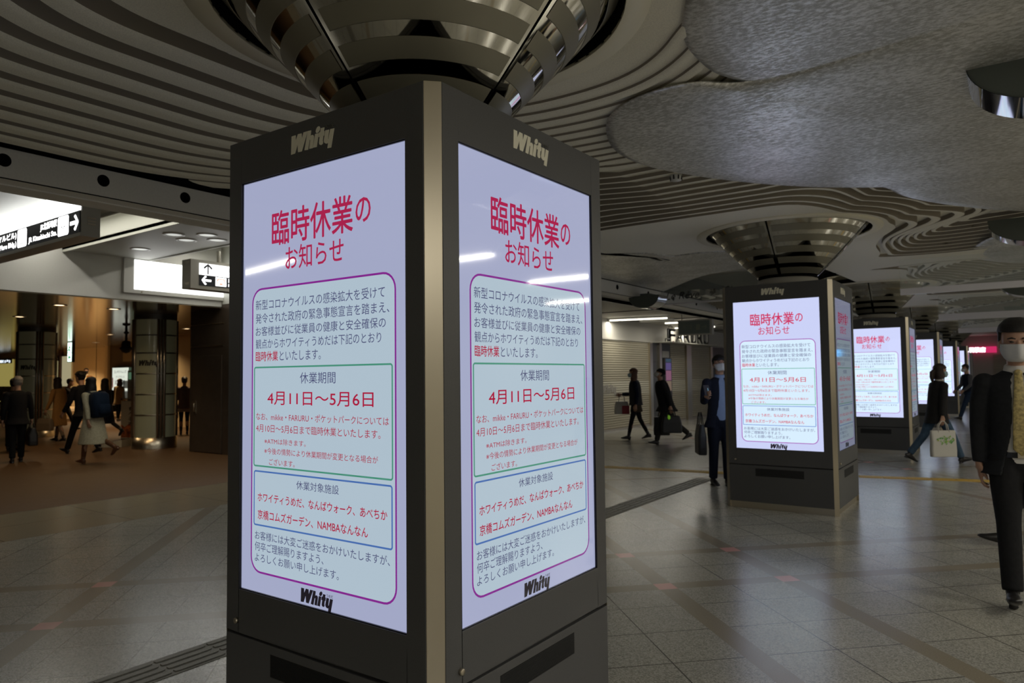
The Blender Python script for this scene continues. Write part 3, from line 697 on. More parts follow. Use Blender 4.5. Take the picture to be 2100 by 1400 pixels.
# downlights: recessed cans with a lamp in each
def downlight(x, y, z, label, r, lit, col, watt, group):
    t = thing('downlight', label, 'downlight', (x, y, z), 0, group)
    b = MB(); b.lathe([(r*.70, -.004), (r*.75, -.012), (r*.97, -.010), (r, 0)], 32); b.build('rim', m_white, t)
    b = MB(); b.lathe([(r*.72, -.004), (r*.60, -.003), (.0, -.0025)], 28); b.build('lamp', emis('lamp_'+lit, col, {'warm': 6, 'cool': 1.0}[lit]), t)
    if watt:
        l = bpy.data.lights.new('downlight_lamp', 'SPOT'); l.energy = watt; l.color = col; l.spot_size = R(130); l.spot_blend = .8; l.shadow_soft_size = r*.6
        o = bpy.data.objects.new('downlight_lamp', l); COL.objects.link(o); o.parent = t; o.location = (0, 0, -.03)
for k, (x, y) in enumerate([(-10.15, 5.67), (-9.8, 6.0), (-10.41, 6.02), (-10.05, 6.32), (-11.74, 5.97)]):
    downlight(x-.2, y+.05, 3.70, ['round white downlight, first of the cluster of four over the aisle', 'round white downlight of the cluster of four, closest to the kiosk edge', 'round white downlight of the cluster of four, left and lower one', 'round white downlight of the cluster of four, lowest beside the kiosk', 'round white downlight by itself above the glowing light box'][k], .16, 'cool', (.55, .56, .52), 0, 'aisle downlights')
PD = [(-14.65, 5.89), (-14.7, 6.9), (-17.9, 6.4), (-23.0, 10.7), (-22.2, 11.2), (-28.2, 12.6), (-33.0, 12.8), (-19.0, 10.9)]  # downlights near the back walls are added to brighten those walls
for k, (x, y) in enumerate(PD):
    downlight(x, y, 2.93, ['warm downlight in the slatted ceiling above the woman in the tan coat', 'warm downlight in the slatted ceiling above the pale coat and blue backpack', 'warm downlight in the slatted ceiling before the farther column', 'small warm downlight near the hanging camera, farther one', 'small warm downlight near the hanging camera, next to the column', 'warm downlight lighting the wall with the lit poster', 'warm downlight in front of the farthest shop windows', 'warm downlight above the woman in the mauve coat'][k], .13, 'warm', (1, .70, .38), (30, 30, 60, 130, 130, 420, 820, 130)[k], 'passage downlights')

# white glowing light box on the bulkhead
t = thing('light_box', 'large glowing white advertising light box on the white bulkhead', 'light box', (BX, 0, 0))
b = MB(); b.box(0, .06, 6.24, 9.0, 3.07, 3.70); b.build('frame', m_white, t)
b = MB(); b.box(.05, .066, 6.42, 8.9, 3.14, 3.68); b.build('lit_face', emis('box_white', (1, 1, .97), 2.4), t)
b = MB(); b.tube([(.06, 6.56, 3.10), (.07, 6.56, 3.10)], .012, 10); b.build('lock', m_steel, t)

# hanging direction signs
m_lit = emis('sign_lit', (1, 1, 1), 3.2); m_ink = mat('sign_ink', (.008, .012, .025), .3)
m_lit2 = emis('sign_lit_soft', (1, 1, 1), 2.2)
def arrow(mb, cx, cz, s, ang, y, mi, th=.11):
    M = Matrix.Translation((cx, 0, cz)) @ Matrix.Rotation(ang, 4, 'Y')
    h = th*s
    mb.prism([(-.5*s, -h), (.3*s, -h), (.02*s, -.38*s), (.12*s, -.48*s), (.22*s, -.46*s), (.56*s, -.04*s), (.56*s, .04*s), (.22*s, .46*s), (.12*s, .48*s), (.02*s, .38*s), (.3*s, h), (-.5*s, h)], y-.002, y, mi, M, axis='y')
t = thing('direction_sign', 'long hanging lit sign to the JR station with right arrow and white upper band', 'hanging sign', (0, 0, 0))
X1 = -8.62; X0 = -13.0; Y = 3.68
b = MB(); b.box(X0, X1, Y, Y+.2, 3.15, 3.70); b.box(X0, X1-.001, Y-.012, Y, 3.15, 3.19)
for k in range(3): b.box(X1, X1+.006, Y+.06, Y+.15, 3.29+.035*k, 3.302+.035*k, 1)
b.build('case', [m_gray, m_steel], t)
b = MB(); b.box(X0, X1-.03, Y-.01, Y, 3.45, 3.70); b.build('white_band', m_lit, t)
b = MB(); b.box(X0, X1-.03, Y-.01, Y, 3.19, 3.447); bo = b.build('black_band', m_ink, t)
b = MB(); yy = Y-.011
arrow(b, X1-.17, 3.318, .19, 0, yy, 0)
def picto(xc):
    b.add([(x, yy, z) for x, z in [(xc-.12, 3.205), (xc+.12, 3.205), (xc+.14, 3.225), (xc+.14, 3.415), (xc+.12, 3.435), (xc-.12, 3.435), (xc-.14, 3.415), (xc-.14, 3.225)]], [tuple(range(8))], 0)
picto(X1-.45); picto(X1-1.62)
put_text(b, 'JR北新地駅', X1-1.08, X1-.62, 3.325, 3.425, yy, 0, .015); put_text(b, 'JR Kitashinchi Sta.', X1-1.42, X1-.62, 3.215, 3.295, yy, 0, .015)
put_text(b, '空港バス(大阪マルビル)', X1-3.3, X1-1.80, 3.325, 3.425, yy, 0, .015); put_text(b, 'Airport Bus (Osaka Maru Bldg.)', X1-3.3, X1-1.80, 3.215, 3.30, yy, 0, .012)
for xc in (X1-.45,):
    b.box(xc-.05, xc-.02, yy-.002, yy-.001, 3.30, 3.315, 1); b.box(xc+.02, xc+.05, yy-.002, yy-.001, 3.30, 3.315, 1); b.box(xc-.03, xc+.03, yy-.002, yy-.001, 3.285, 3.295, 1)
b.prism([(X1-1.70, 3.24), (X1-1.54, 3.25), (X1-1.54, 3.26), (X1-1.70, 3.25)], yy-.002, yy-.001, 1, axis='y')
b.build('lettering', [m_lit, m_ink], bo)

t = thing('direction_sign', 'hanging sign with up arrow above left arrow and orange train pictogram', 'hanging sign', (-11, 6.45, 0), math.pi/2)
b = MB(); b.box(-.08, 2.2, .0, .26, 3.0, 3.485)
for z in (3.05, 3.40):
    for k in range(3): b.box(-.086, -.08, .05, .15, z+.018*k, z+.026*k-.002*k, 1)
b.tube([(.5, .13, 3.48), (.5, .13, 3.70)], .03, 10); b.build('case', [m_gray, m_steel], t)
b = MB(); b.box(.07, 2.1, -.01, 0, 3.24, 3.43); wo = b.build('white_panel', m_lit2, t)
b = MB(); b.box(.07, 2.1, -.01, 0, 3.06, 3.238); bo = b.build('black_panel', m_ink, t)
b = MB(); arrow(b, .22, 3.335, .165, -math.pi/2, -.011, 0, .075); put_text(b, '西梅田', .4, .62, 3.33, 3.40, -.011, 1); b.build('lettering', [m_ink, mat('ink_grey', (.5, .5, .5), .6)], wo)
b = MB(); arrow(b, .2, 3.15, .16, math.pi, -.011, 0)
b.box(.36, .56, -.012, -.0105, 3.075, 3.225, 0); b.add([(x, -.0125, z) for x, z in [(.385, 3.09), (.535, 3.09), (.535, 3.18), (.51, 3.205), (.41, 3.205), (.385, 3.18)]], [tuple(range(6))], 1)
b.add([(x, -.013, z) for x, z in [(.40, 3.095), (.52, 3.095), (.52, 3.165), (.50, 3.19), (.42, 3.19), (.40, 3.165)]], [tuple(range(6))], 0); b.box(.43, .49, -.0135, -.013, 3.10, 3.125, 1)
put_text(b, '阪神', .6, .85, 3.15, 3.22, -.011, 0, .01); put_text(b, 'Hanshin', .6, .95, 3.08, 3.13, -.011, 0, .01)
b.build('lettering', [m_lit2, emis('train_orange', (1, .35, .18), 1.0)], bo)
# ------------------------------------------------------------------ shutters and shop fronts along the west wall
WX = -8.8
b = MB(); b.box(WX-.4, WX, 12, 45, 2.43, 3.75); b.box(WX, WX+.05, 16, 24.6, 2.43, 2.47)
b.build('wall_shopfront', m_wall, **S)
b = MB(); b.box(WX-.02, WX+.02, 24.6, 45, 0, 2.43); b.box(WX-.5, WX-.3, 8.2, 45, 0, 2.5); b.box(WX-.02, WX+.02, 8.2, 12, 0, 3.0); b.build('wall_shopfront', m_granite, **S)
b = MB(); b.box(-8.8, -6.75, 8.2, 45, 2.99, 3.05)
for k in range(6): b.box(-8.8, -6.75, 12.1+3*k, 12.13+3*k, 2.975, 2.99, 1)
b.build('ceiling', [m_wall, m_seam], **S)
b = MB(); b.box(WX, WX+.55, 19.6, 24.2, 2.43, 2.455); b.build('trim_14', m_wall, **S)
def shutter(y0, y1, label, whit=False):
    t = thing('roller_shutter', label, 'roller shutter', (WX, 0, 0), 0, 'closed roller shutters')
    b = MB(); b2 = MB(); z = .06
    while z < 2.42:
        mb = b2 if .93 < z < 1.28 else b
        mb.prism([(0, z), (.014, z+.004), (.026, z+.022), (.026, z+.048), (.012, z+.058), (0, z+.062)], y0, y1, 0, Matrix.Translation((-.02, 0, 0)), axis='y')
        z += .0625
    b.build('curtain', m_shut, t); so = b2.build('pale_band', m_shutl, t)
    b = MB(); b.box(-.02, .02, y0, y1, 0, .06); b.build('bottom_bar', m_steel, t)
    if whit:
        l = MB(); whity(l, 0, 0, 0, 3.6, .003, 0, False)
        l.v = [(.012-y, y0+whit+x, 1.08+z*.9) for x, y, z in l.v]
        l.build('lettering', mat('shutter_letter', (.33, .31, .27), .5), so)
    return t
shutter(12.0, 19.28, 'wide closed beige roller shutter with faint lettering behind the woman in the vest', 4.75)
shutter(20.9, 22.1, 'narrow closed beige roller shutter beside the poster screen')
shutter(22.6, 24.35, 'closed beige roller shutter behind the man with the phone')
for k, (y, wd) in enumerate(((19.37, .09), (20.05, .08), (22.33, .2), (24.45, .1))):
    b = MB(); b.box(WX-.03, WX+.06, y-wd, y+wd, 0, 2.43); b.build('trim_%d' % (15+k), m_steel, **S)
b = MB(); b.box(WX-.03, WX, 19.4, 20.9, 0, 2.43); b.box(WX, WX+.012, 19.5, 19.97, 1.86, 1.865, 1); b.build('wall_shopfront', [mat('panel_charcoal', (.06, .058, .055), .35), m_seam], **S)
t = thing('poster_screen', 'tall dark screen with purple poster beside the narrow shutter', 'poster screen', (WX, 20.5, 0))
b = MB(); b.box(.013, .1, -.26, .26, .55, 1.98); b.build('case', m_granite, t)
for nm, z0, z1, c in (('poster', 1.62, 1.84, (.10, .07, .22)), ('poster', 1.30, 1.60, (.26, .10, .17)), ('poster', .98, 1.28, (.20, .14, .10)), ('header', 1.86, 1.96, (.03, .06, .10))):
    b = MB(); b.box(.1, .106, -.2, .2, z0, z1); b.build(nm, emis('poster_%s%d' % (nm, int(z0*100)), c, .7), t)
b = MB(); b.box(.013, .025, -.25, .25, 2.0, 2.2); b.build('notice_card', mat('card_white', (.5, .48, .44), .6), t)
t = thing('shop_letters', 'silver FARURU letters standing on the ledge above the shutters', 'shop sign', (WX+.3, 0, 0), math.pi/2)
for k, ch in enumerate('FARURU'):
    b = MB(); put_text(b, ch, 20.12+.58*k, 20.62+.58*k, 2.47, 2.86, 0, 0, .02)
    n0 = len(b.v); b.v += [(x, y+.05, z) for x, y, z in b.v]; 
    ed = {}
    for f in b.f[:]:
        for a_, c_ in zip(f, f[1:]+f[:1]): ed[(a_, c_)] = 1
    for (a_, c_) in list(ed):
        if (c_, a_) not in ed: b.f.append((c_, a_, a_+n0, c_+n0)); b.m.append(0); b.sm.append(False)
    b.build('letter', mat('letter_silver', (.66, .65, .60), .35) if k not in (0, 3) else (mat('letter_black', (.05, .05, .05), .4) if k == 0 else MATS['letter_silver']), t)
b = MB(); b.tube([(19.85, 0, 2.46), (19.85, 0, 2.55), (20.15, 0, 2.55)], .018, 8); b.build('bracket', MATS['letter_black'], t)
b = MB(); b.tube([(20.3+.13*math.cos(k*.3), .02, 2.9+.06*math.sin(k*.3)) for k in range(11)], .012, 6); b.build('ring', MATS['letter_black'], t)
b = MB(); b.ball((22.1, 0, 2.92), .05, 12, 8); b.ball((20.45, 0, 2.46), .04, 12, 8); b.build('red_ball', mat('red_paint', (.5, .02, .03), .4), t)
# fluorescent battens under the aisle ceiling
m_tube = emis('tube_white', (1, .93, .76), 5)
def batten(x, y, ang, L, z, label, watt, cat='fluorescent lamp', grp='fluorescent battens'):
    t = thing('fluorescent_lamp', label, cat, (x, y, z), ang, grp)
    b = MB(); b.box(-L/2, L/2, -.05, .05, -.03, 0); b.build('housing', m_white, t)
    b = MB(); b.tube([(-L/2+.04, 0, -.055), (L/2-.04, 0, -.055)], .015, 10); b.build('tube', m_tube, t)
    for s_ in (-1, 1):
        b = MB(); b.box(s_*(L/2-.02)-.02, s_*(L/2-.02)+.02, -.02, .02, -.07, -.02); b.build('socket', m_white, t)
    if watt:
        l = bpy.data.lights.new('tube_light', 'AREA'); l.shape = 'RECTANGLE'; l.size = L; l.size_y = .08; l.energy = watt; l.color = (1, .955, .84)
        o = bpy.data.objects.new('tube_light', l); COL.objects.link(o); o.parent = t; o.location = (0, 0, -.09)
    return t
batten(-8.0, 16.95, R(-168), 1.6, 2.985, 'lit fluorescent batten above the wide shutter', 26)
batten(-8.1, 21.2, R(-168), 1.3, 2.985, 'lit fluorescent batten above the FARURU letters', 16)
batten(-7.6, 18.9, R(-168), 1.0, 2.985, 'lit fluorescent batten half hidden by the grey hanging sign', 12)
batten(-10.4, 7.5, R(180), 4.5, 4.10, 'fluorescent batten inside the ceiling trough behind the two-row sign', 34)
batten(-10.6, 4.85, R(180), 4.5, 4.10, 'fluorescent batten inside the ceiling trough over the JR sign', 26)
t = thing('ceiling_speaker', 'pale box fixture under the aisle ceiling beside the batten', 'fixture', (-7.9, 17.9, 2.985), R(12))
b = MB(); b.box(-.45, .45, -.1, .1, -.07, 0); b.build('case', m_white, t, bevel=.01)
# unlit grey hanging sign
t = thing('direction_sign', 'unlit grey hanging sign near the FARURU letters', 'hanging sign', (-6.47, 17.0, 0))
b = MB(); b.box(-.44, .44, -.07, .07, 2.46, 2.84); b.tube([(-.36, 0, 2.84), (-.36, 0, 3.0)], .012, 8); b.build('case', m_gray, t)
b = MB(); b.box(-.41, .38, -.076, -.07, 2.49, 2.81); fo = b.build('face', mat('sign_grey', (.16, .19, .18), .3), t)
b = MB(); put_text(b, '地下鉄', -.3, -.06, 2.60, 2.72, -.078); arrow(b, .25, 2.65, .12, 0, -.078, 0); b.box(.04, .14, -.079, -.077, 2.58, 2.72); b.build('lettering', mat('letter_faint', (.22, .25, .20), .4), fo)

# glass draft screens with rails
m_glass = mat('screen_glass', (.80, .86, .82), .03, spec=.5, alpha=.16)
m_rail = mat('rail_paint', (.72, .70, .73), .35)
def draft(x0, x1, y, z0, z1, label, rail=.09, words=None):
    t = thing('draft_screen', label, 'glass draft screen', (0, y, 0), 0, 'glass smoke screens under the ceiling')
    b = MB(); b.box(x0, x1, -.005, .005, z0+rail, z1); b.build('glass_pane', m_glass, t)
    b = MB(); b.box(x0, x1, -.03, .03, z0, z0+rail); b.build('bottom_rail', m_rail, t)
    if words:
        l = MB(); put_text(l, 'Le Rêve', -6.30, -5.55, 3.14, 3.30, -.008, 0, -.012, None, .3); put_text(l, '夢', -5.30, -5.17, 3.17, 3.31, -.008, 0, -.01); put_text(l, 'Côte', -5.0, -4.7, 3.2, 3.34, -.008, 0, -.012, None, .3)
        l.build('lettering', MATS['letter_dark'], t)
draft(-6.38, -3.2, 14.8, 3.03, 3.6, 'glass draft screen with handwritten Le Rêve lettering by the beam end', .03, True)
draft(-1.35, 2.5, 11.8, 2.62, 3.3, 'glass draft screen crossing over the third kiosk')
draft(-1.35, 2.5, 18.1, 2.60, 3.3, 'glass draft screen crossing over the fourth kiosk', .14)
draft(-1.35, 2.5, 24.6, 2.60, 3.3, 'glass draft screen farthest down the hall', .14)

# half-disc lamps under the ceiling
m_chrome = mat('chrome', (.78, .78, .80), .05, metal=1); m_lface = mat('lamp_face', (.10, .115, .10), .4)
def half_disc(x, y, ztop, wd, h, dp, label):
    t = thing('half_disc_lamp', label, 'ceiling lamp', (x, y, ztop), 0, 'chrome half-disc lamps')
    n = 28; arc = [(-wd/2*math.cos(math.pi*k/n), -h*math.sin(math.pi*k/n)**.9) for k in range(n+1)]
    b = MB(); b.prism(arc, 0, .01, axis='y'); b.build('face_plate', m_lface, t)
    b = MB(); b.prism(arc, dp-.01, dp, axis='y'); b.build('face_plate', m_lface, t)
    b = MB(); b.loft([[(a_*1.012, y_, c_*1.012) for y_ in (-.006, dp+.006)] for a_, c_ in arc], 0, True, None, False)
    b.loft([[(a_*.985, y_, c_*.985) for y_ in (-.006, dp+.006)] for a_, c_ in arc], 0, True, None, False); b.build('chrome_band', m_chrome, t)
    b = MB(); b.box(-.1, .1, .05, dp-.05, -.01, .05); b.build('mount', m_lface, t)
half_disc(.27, 4.42, 3.135, .86, .27, .36, 'chrome half-disc lamp hanging under the mottled panel above the walking man')
half_disc(.25, 9.33, 3.14, .9, .27, .36, 'chrome half-disc lamp hanging past the wavy ceiling edges')
half_disc(.25, 15.7, 3.1, .9, .27, .36, 'chrome half-disc lamp beyond the first glass draft screen')
half_disc(.25, 21.8, 3.1, .9, .27, .36, 'chrome half-disc lamp beyond the second glass draft screen')
half_disc(-6.15, 13.3, 3.10, .66, .25, .42, 'chrome half-disc lamp hanging at the beam by the shutters')
# smoke detector under the terraces
t = thing('smoke_detector', 'small white smoke detector under the ceiling edge of the cloud panel', 'smoke detector', (-2.32, 5.72, band_z(int(lev(-2.32, 5.72)), 0 if lev(-2.32, 5.72) % 1 < .5 else 3, 1, -2.32, 5.72)+.004))
b = MB(); b.lathe([(.0, 0), (.05, 0), (.05, -.015), (.03, -.02)], 20); b.build('base', m_white, t)
b = MB(); b.lathe([(.03, -.02), (.055, -.03), (.045, -.075), (.0, -.08)], 20); b.build('head', m_white, t)
for k in range(8):
    b = MB(); b.box(.045, .054, -.006, .006, -.07, -.035, 0, Matrix.Rotation(k*math.pi/4, 4, 'Z')); b.build('slot', m_dark, t)

# far end of the hall and the other side
b = MB(); b.box(-9.2, 7, 42, 42.3, 0, 3.3); b.build('wall_far', m_wall, **S)
b = MB(); b.box(-2.3, -1.75, 41.8, 42, 0, 2.6); b.box(-1.72, -1.70, 41.95, 42, 0, 2.3); b.build('trim_20', m_white, **S)
WXS = WX; 
t = thing('roller_shutter', 'closed beige roller shutter at the far end under the red sign', 'roller shutter', (0, 42, 0), 0, 'closed roller shutters')
b = MB(); z = .06
while z < 2.3:
    b.prism([(0, z), (-.014, z+.004), (-.03, z+.03), (-.03, z+.06), (0, z+.075)], -1.65, .9, 0, Matrix.Rotation(math.pi/2, 4, 'Z') @ Matrix.Translation((-.02, 0, 0)) @ Matrix.Scale(1, 4), axis='y'); z += .08
b.build('curtain', m_shut, t)
t = thing('shop_sign', 'red lit sign with white characters above the far shutter', 'shop sign', (0, 41.9, 0))
b = MB(); b.box(-1.95, -.75, -.1, .1, 2.36, 2.66); so = b.build('face', emis('sign_red', (.8, .03, .16), .7), t)
b = MB(); put_text(b, '喫茶店', -1.9, -1.2, 2.39, 2.63, -.11, 0, .06); b.build('lettering', emis('letter_glow', (1, .9, .92), 3), so)
b = MB(); b.box(6.8, 7, -9, 42, 0, 3.4); b.build('wall_east', m_wall, **S)
b = MB(); b.box(-45, 7, -9.2, -9, 0, 4.2); b.build('wall_south', m_wall, **S)
def blue_sign(y, label, c):
    t = thing('shop_sign', label, 'shop sign', (4.2, y, 0), 0, 'lit signs of the east side')
    b = MB(); b.box(-.5, .3, -.08, .08, 2.2, 2.62); b.build('case', m_gray, t)
    b = MB(); b.box(-.46, .26, -.09, -.08, 2.24, 2.58); b.box(-.46, .26, .08, .09, 2.24, 2.58); b.build('lit_face', emis('sign_%s' % c[0], c[1], 2.5), t)
    b = MB(); b.tube([(0, 0, 2.62), (0, 0, 3.3)], .02, 8); b.build('rod', m_steel, t)
blue_sign(37, 'blue lit sign beyond the head of the walking man', ('blue', (.05, .45, 1)))
blue_sign(29, 'white lit sign hanging farther along the east side', ('white', (.9, .95, 1)))
# lamps of the east aisle
EL = [(3.6, -6), (3.6, -3.2), (3.6, -.4), (3.6, 2.4), (3.6, 5.15), (3.55, 7.95), (3.55, 10.75), (5.4, 14.2), (5.4, 19), (5.4, 25.5), (5.4, 33)]
ORD = ['first', 'second', 'third', 'fourth', 'fifth', 'sixth', 'seventh', 'eighth', 'ninth', 'tenth', 'eleventh']
for k, (x, y) in enumerate(EL):
    batten(x, y, 0, 1.25, 3.298, 'fluorescent batten across the east aisle, %s lamp from the south wall' % ORD[k], 54)
t_ = batten(-9.2, -3.1, R(11), 1.8, 3.27, 'fluorescent batten hung on two rods in the west aisle', 26)
for x_ in (-.6, .6):
    q = MB(); q.tube([(x_, 0, -.01), (x_, 0, .43)], .008, 8); q.build('rod', m_steel, t_)
# ------------------------------------------------------------------ people
def remesh(mb, voxel, smooth=3, fac=.5):
    me = mb.mesh('work'); o = bpy.data.objects.new('work', me); COL.objects.link(o)
    m = o.modifiers.new('r', 'REMESH'); m.mode = 'VOXEL'; m.voxel_size = voxel; m.use_smooth_shade = True
    s = o.modifiers.new('s', 'SMOOTH'); s.iterations = smooth; s.factor = fac
    dg = bpy.context.evaluated_depsgraph_get(); dg.update()
    r = bpy.data.meshes.new_from_object(o.evaluated_get(dg))
    bpy.data.objects.remove(o); bpy.data.meshes.remove(me)
    r.materials.clear(); r.polygons.foreach_set('use_smooth', [True]*len(r.polygons))
    return r
def cloth(name, c, sp=.12): return mat('cloth_'+name, c, .85, spec=.2, speck=sp, bscale=45, bump=.2)
m_skin = mat('skin', (.42, .24, .16), .5, speck=.05, bscale=20)
HAIRC = {'black': (.012, .010, .009), 'brown': (.09, .04, .02), 'dark': (.03, .02, .015), 'grey': (.23, .21, .19)}
HEAD = [(0, .028, .066, .012), (.05, .043, .084, -.020), (.12, .054, .090, -.040), (.22, .061, .090, -.058), (.32, .066, .088, -.074), (.42, .0705, .085, -.086),
        (.52, .0735, .086, -.094), (.62, .0745, .087, -.097), (.72, .073, .084, -.096), (.82, .067, .074, -.089), (.90, .056, .056, -.076), (.96, .039, .033, -.056), (1.0, .014, .004, -.024)]
HH = .232
def head_ring(f, grow=0, n=24, a0=0, a1=2*math.pi, closed=True, yfmax=None):
    for (fa, wa, ya, ba), (fb_, wb, yb, bb) in zip(HEAD, HEAD[1:]):
        if fa <= f <= fb_: t = (f-fa)/(fb_-fa); w, yf, yb_ = wa+(wb-wa)*t, ya+(yb-ya)*t, ba+(bb-ba)*t; break
    else: w, yf, yb_ = HEAD[-1][1:]
    w += grow; yf += grow; yb_ -= grow; c = (yf+yb_)/2; h = (yf-yb_)/2
    N = n if closed else n+1; out = []
    for k in range(N):
        a = a0+(a1-a0)*k/n; ca, sa = math.cos(a), math.sin(a)
        p = 2.3
        r = 1/((abs(ca)**p+abs(sa)**p)**(1/p))
        y = c+h*sa*r
        if yfmax is not None: y = min(y, yfmax)
        out.append((w*ca*r, y, f*HH))
    return out
def dirv(a): return Vector((0, math.sin(a), -math.cos(a)))
def person(label, pos, heading, H, legs, arms, top, bottom, hair='short', hairc='black', mask=None, lean=4, headpitch=0, headyaw=0, hem=.50, coat='jacket', female=False,
           voxel=.012, hv=None, shoes=(.012, .011, .011), shirt=None, tie=None, skirt=None, tights=None, cap=None, group=None, turn=0, z0=0, open_front=False, flare=1.0, sleevec=None, belt=None, bootz=.075, hscale=1.0, bulk=1.0):
    s = H/1.7
    T = thing('person', label, 'person', (pos[0], pos[1], z0), math.atan2(-heading[0], heading[1]), group)
    k = .92 if female else 1.0
    # legs
    L1, L2, fh = .245*H*1.0, .245*H, .045*H
    J = []
    for side, (a, kn, fp) in zip((-1, 1), legs):
        hip = Vector((side*.085*s, 0, 0)); kp = hip+dirv(R(a))*L1; an = kp+dirv(R(a-kn))*L2
        fd = Vector((0, math.cos(R(fp)), math.sin(R(fp)))); fu = Vector((0, -math.sin(R(fp)), math.cos(R(fp))))
        toe = an-fu*fh*.75+fd*.155*s; heel = an-fu*fh*.95-fd*.05*s
        J.append([hip, kp, an, toe, heel, fd, fu])
    low = min(min((j[3]-j[6]*.02*s).z, j[4].z-.012*s) for j in J)
    pel = Vector((0, 0, -low))
    for j in J:
        for i in range(5): j[i] = j[i]+pel
    hp = pel.z
    # torso frame
    TM = Matrix.Translation((0, 0, hp)) @ Matrix.Rotation(R(turn), 4, 'Z') @ Matrix.Rotation(-R(lean), 4, 'X')
    P = lambda x, y, z: TM @ Vector((x, y, z))
    zs = .305*H   # shoulder height above the hips
    zn = .345*H
    sw = .112*H*k
    arm = []
    for side, (fwd, abd, elb, twist) in zip((-1, 1), arms):
        sh = Vector((side*sw, 0, zs-.012*H)); d1 = Vector((side*math.sin(R(abd))*math.cos(R(fwd)), math.sin(R(fwd)), -math.cos(R(fwd))*math.cos(R(abd))))
        el = sh+d1*.170*H
        d2 = Vector((side*math.sin(R(abd-twist))*math.cos(R(fwd+elb)), math.sin(R(fwd+elb)), -math.cos(R(fwd+elb))*math.cos(R(abd-twist)))).normalized()
        wr = el+d2*.150*H
        arm.append([TM @ sh, TM @ el, TM @ wr, (TM.to_3x3() @ d2).normalized()])
    head_M = TM @ Matrix.Translation((0, .015*s, zn+.040*s)) @ Matrix.Rotation(R(lean), 4, 'X') @ Matrix.Rotation(R(headyaw), 4, 'Z') @ Matrix.Rotation(-R(headpitch), 4, 'X') @ Matrix.Translation((0, .02*s, 0)) @ Matrix.Scale(s*hscale, 4)
    # ---- body: one continuous surface
    b = MB()
    b.loft([head_ring(h[0]) for h in HEAD], M=head_M)
    b.tube([(0, .082, .53*HH), (0, .098, .42*HH), (0, .108, .345*HH), (0, .094, .30*HH)], [(.008, .008), (.011, .010), (.016, .013), (.012, .008)], 8, M=head_M)
    for sd in (-1, 1): b.ball((sd*.079, -.008, .43*HH), (.010, .019, .031), 8, 6, M=head_M); b.ball((sd*.03, .082, .555*HH), (.022, .010, .008), 8, 6, M=head_M)
    b.ball((0, .085, .17*HH), (.024, .011, .010), 10, 6, M=head_M)
    nk0 = P(0, .0, zn-.06*s); nk1 = head_M @ Vector((0, -.012, .30*HH))
    b.tube([nk0, (nk0+nk1)/2, nk1], [.062*s*k, .054*s*k, .055*s*k], 14)
    def ring(z, rx, ry, yo=0, n=22, M=TM): return [tuple(M @ Vector((rx*math.cos(2*math.pi*i/n), yo+ry*math.sin(2*math.pi*i/n), z))) for i in range(n)]
    b.loft([ring(-.06*H, .085*s, .08*s), ring(0, .145*s, .095*s), ring(.1*H, .120*s, .085*s), ring(.2*H, .14*s*k, .095*s), ring(.28*H, .15*s*k, .08*s), ring(.33*H, .07*s, .055*s)])
    for sh, el, wr, d in arm:
        b.tube([sh, (sh+el)/2, el, (el*.5+wr*.5), wr, wr+d*.03*s], [.048*s, .044*s, .038*s, .035*s, .026*s, .024*s], 12, flat=.95)
    for j in J:
        kd = .01*s
        b.tube([j[0], j[0]*.5+j[1]*.5, j[1], j[1]*.6+j[2]*.4+Vector((0, -kd, 0)), j[2]], [.078*s, .068*s, .05*s, .048*s, .032*s], 14)
        b.tube([j[4]+j[6]*.03*s, j[2]*.65+j[3]*.35-j[6]*.012*s, j[2]*.35+j[3]*.65-j[6]*.006*s], [.024*s, .024*s, .016*s], 10)
    hb = MB(); tgt = b if hv else hb
    for (sh, el, wr, d), side in zip(arm, (-1, 1)):
        inn = Vector((-side, 0, 0)); inn = (inn-d*inn.dot(d)).normalized(); fwd_ = d.cross(inn)*(-side)
        if fwd_.y < -.2: fwd_ = -fwd_
        tip = lambda f, i_, w_: wr+d*f*s+inn*i_*s+fwd_*w_*s
        tgt.tube([tip(-.01, 0, 0), tip(.03, .0, .004), tip(.075, .004, .004), tip(.092, .006, .003)], [(.024*s, .019*s), (.036*s, .016*s), (.040*s, .014*s), (.036*s, .011*s)], 12, side=fwd_)
        for q, (w_, ln) in enumerate(((.030, .066), (.010, .074), (-.010, .069), (-.029, .054))):
            tgt.tube([tip(.078, .004, w_), tip(.088+ln*.42, .010, w_*1.12), tip(.086+ln*.75, .026, w_*1.1), tip(.082+ln*.95, .046, w_*1.05)], [.0095*s, .009*s, .0085*s, .0065*s], 7, round_ends=True)
        tgt.tube([tip(.015, .006, .028), tip(.045, .018, .048), tip(.075, .03, .050), tip(.095, .038, .044)], [.013*s, .012*s, .010*s, .008*s], 7, round_ends=True)
    me = remesh(b, hv or voxel, 2)
    if not hv:
        bm = bmesh.new(); bm.from_mesh(me); tmp = hb.mesh('hand'); bm.from_mesh(tmp); bm.to_mesh(me); bm.free(); bpy.data.meshes.remove(tmp)
    link('body', me, m_skin, T)
    # ---- trousers or tights
    if bottom:
        q = MB()
        q.loft([ring(-.075*H, .10*s, .085*s), ring(-.03*H, .155*s, .108*s), ring(.02*H, .158*s, .108*s), ring(.09*H, .140*s, .102*s)])
        for j in J:
            end = j[2]*.93+j[1]*.07-Vector((0, 0, 0))
            q.tube([j[0]+Vector((0, 0, .02)), j[0]*.5+j[1]*.5, j[1], j[1]*.5+j[2]*.5, j[2]*.97+j[1]*.03], [.098*s, .086*s, .068*s, .063*s, .058*s] if bottom[1] == 'wide' else [.086*s, .076*s, .056*s, .052*s, .040*s], 14)
        link('trousers' if bottom[1] == 'wide' else 'leggings', remesh(q, voxel, 4), cloth(bottom[0], bottom[2]), T)
